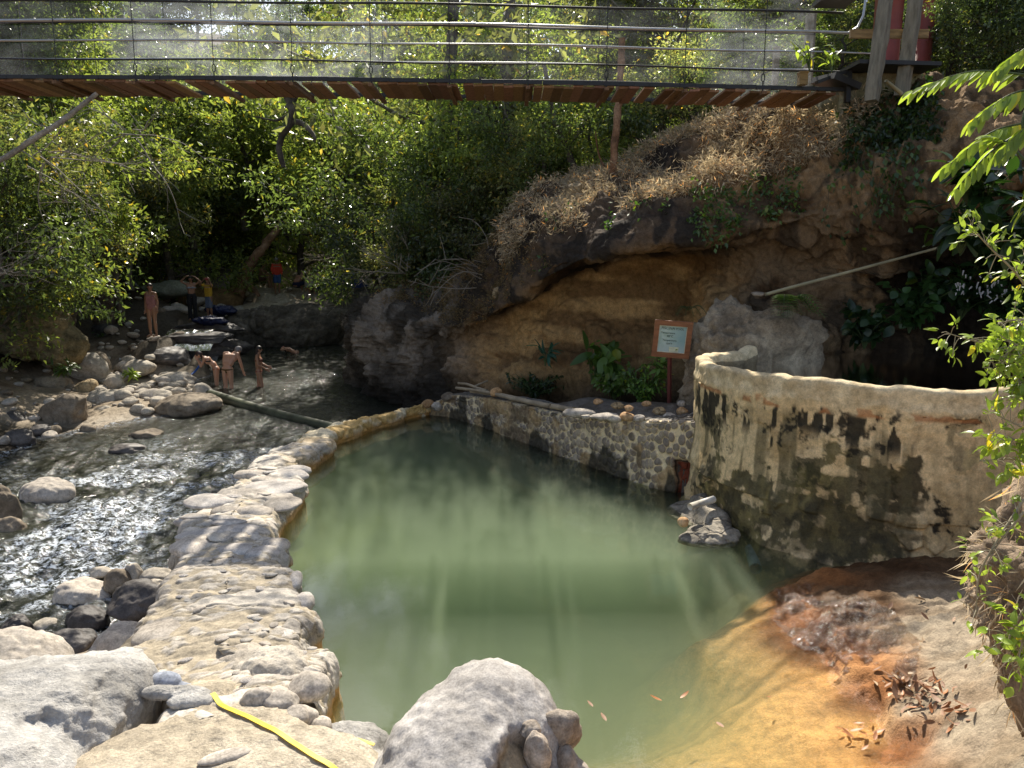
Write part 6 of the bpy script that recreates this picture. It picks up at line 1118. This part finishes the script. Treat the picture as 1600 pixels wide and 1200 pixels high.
person('swimmer lying back in the dark water with arms behind the head', fl(448, 560, -.42) + [-.3, .6, .16], .2, dict(pel=(.85, 0, -.22), wai=(.70, 0, -.16), che=(.5, 0, -.05), nec=(.30, 0, .06), hea=(.14, -.02, .10), shL=(.36, .18, .02), shR=(.36, -.18, .02), elL=(.20, .40, .10), wrL=(.05, .22, .15), elR=(.22, -.34, .16), wrR=(.04, -.16, .12), hiL=(.9, .08, -.24), hiR=(.9, -.08, -.24), knL=(1.3, .1, -.25), knR=(1.3, -.1, -.25), anL=(1.7, .1, -.35), anR=(1.7, -.1, -.35), face=(0, -.5, 1), handL=(-.6, -.5, 0), handR=(-.6, .5, 0)), 0, (.04, .03, .02), .05, [('shorts', (.03, .04, .08))], 1.)
zt_ = lambda px, py, z: (lambda p: np.array([p[0], p[1], gz(p[0], p[1]) + .02]))(onz(px, py, z))
person('man in an orange red shirt and blue shorts standing on the terrace', onz(434, 460, 1.5), .5, dict(elL=(.24, .0, 1.14), wrL=(.2, -.14, .94), elR=(-.24, -.02, 1.14), wrR=(-.2, -.16, .95), face=(-.5, -1, -.4)), 1, (.02, .02, .02), .02, [('shirt', (.60, .06, .03)), ('shorts', (.05, .11, .28))], 1.05, hat=(.3, .3, .3))
sit = dict(pel=(0, 0, .42), wai=(0, -.04, .57), che=(0, -.10, .76), nec=(0, -.16, .93), hea=(0, -.20, 1.08), shL=(.18, -.12, .88), shR=(-.18, -.12, .88), elL=(.24, -.26, .66), wrL=(.12, -.46, .60), elR=(-.24, -.26, .66), wrR=(-.12, -.46, .60), hiL=(.09, -.02, .42), hiR=(-.09, -.02, .42), knL=(.12, -.46, .50), knR=(-.12, -.46, .50), anL=(.11, -.50, .08), anR=(-.11, -.50, .08))
person('brown skinned person sitting on the terrace rocks facing right', zt_(408, 458, 1.5), 1.4, sit, 1, (.03, .02, .02), .05, [('shorts', (.12, .06, .04))], 1.1)
hun = dict(sit); hun.update(che=(0, -.2, .70), nec=(0, -.36, .80), hea=(0, -.46, .88), shL=(.18, -.30, .78), shR=(-.18, -.30, .78), elL=(.24, -.42, .55), wrL=(.1, -.55, .45), elR=(-.24, -.42, .55), wrR=(-.1, -.55, .45))
person('bare backed person sitting hunched beside the man in orange', zt_(463, 456, 1.6), PI * .85, hun, 0, (.03, .02, .02), .03, [('shorts', (.015, .02, .06))], 1.15)
person('person in a grey shirt and black shorts bending down on the terrace', zt_(483, 457, 1.6), PI, hun, 0, (.05, .04, .03), .03, [('tshirt', (.26, .24, .21)), ('shorts', (.012, .012, .015))], 1.15)
person('bather sitting shoulder deep in the dark upper pool', atd(524, 500, 34.5) + [0, 0, -.75], .3, sit, 1, (.06, .05, .05), .05, [('tshirt', (.28, .10, .08))], 1.1)
# belongings on the terrace
def bag(label, p, s, c, seed):
    V, F = blob([((0, 0, 0), (s[0], s[1], s[2])), ((s[0] * .6, 0, -s[2] * .3), (s[0] * .6, s[1] * .8, s[2] * .5)), ((-s[0] * .5, 0, s[2] * .2), (s[0] * .5, s[1] * .7, s[2] * .7))], seed, 5, .06, .05, rid=.03, fr=2.); return tag(link('bag', mesh('bag', V, F, flat('fabric_bag', c, .6, var=.2)), None, p), label, 'bag')
bag('crumpled yellow bag at the foot of the leaning trunk', onz(356, 457, 1.5) + [0, .3, .15], (.42, .25, .16), (.62, .46, .04), 3)
bag('blue crumpled tarp bundle on the rubble terrace behind the bathers', onz(345, 492, 1.0) + [0, 0, .2], (.55, .35, .18), (.01, .016, .06), 4)
bag('dark blue bundle beside the steps near the black trousered person', onz(318, 505, .9) + [.2, 0, .1], (.6, .35, .14), (.008, .014, .06), 5)
bag('large blue tarp heap at the right end of the terrace', onz(532, 455, 1.6) + [0, 0, .3], (1.3, .6, .5), (.015, .03, .13), 6)
bag('small white bag beside the blue tarp heap', onz(517, 444, 1.6) + [0, 0, .3], (.35, .2, .22), (.6, .6, .65), 7)
# ================================================================== labels that tell look-alikes apart
ORD = ['first', 'second', 'third', 'fourth', 'fifth', 'sixth', 'seventh', 'eighth', 'ninth', 'tenth', 'eleventh', 'twelfth', 'thirteenth', 'fourteenth']
def relabel(group, bands, fmt):
    obs = [o for o in COL.objects if o.get('group') == group]; bpy.context.view_layer.update()
    for k, (lo_, hi_, nm) in enumerate(bands):
        b_ = sorted([o for o in obs if lo_ <= o.matrix_world.translation.y < hi_], key=lambda o: o.matrix_world.translation.x / o.matrix_world.translation.y)
        for i, o in enumerate(b_): o['label'] = fmt.format(n=ORD[min(i, 13)], row=nm)
relabel(GF, [(0, 41, 'nearest row beyond the terraces'), (41, 48.5, 'second row beyond the terraces'), (48.5, 57, 'third row up the slope'), (57, 200, 'farthest row up the slope')], 'leafy forest tree, {n} from the left in the {row}')
relabel(G2, [(0, 22.5, 'front row behind the cliff top'), (22.5, 27.5, 'middle row behind the cliff top'), (27.5, 60, 'back row behind the cliff top')], 'leafy tree, {n} from the left in the {row}')
relabel(GB, [(0, 17.5, 'cliff top beside the gateway'), (17.5, 21.2, 'cliff crest'), (21.2, 23.8, 'bank above the dark rock'), (23.8, 29, 'banks either side of the river bend'), (29, 39, 'slopes above the terraces'), (39, 80, 'far slope under the forest')], 'tangled leafy bush, {n} from the left on the {row}')
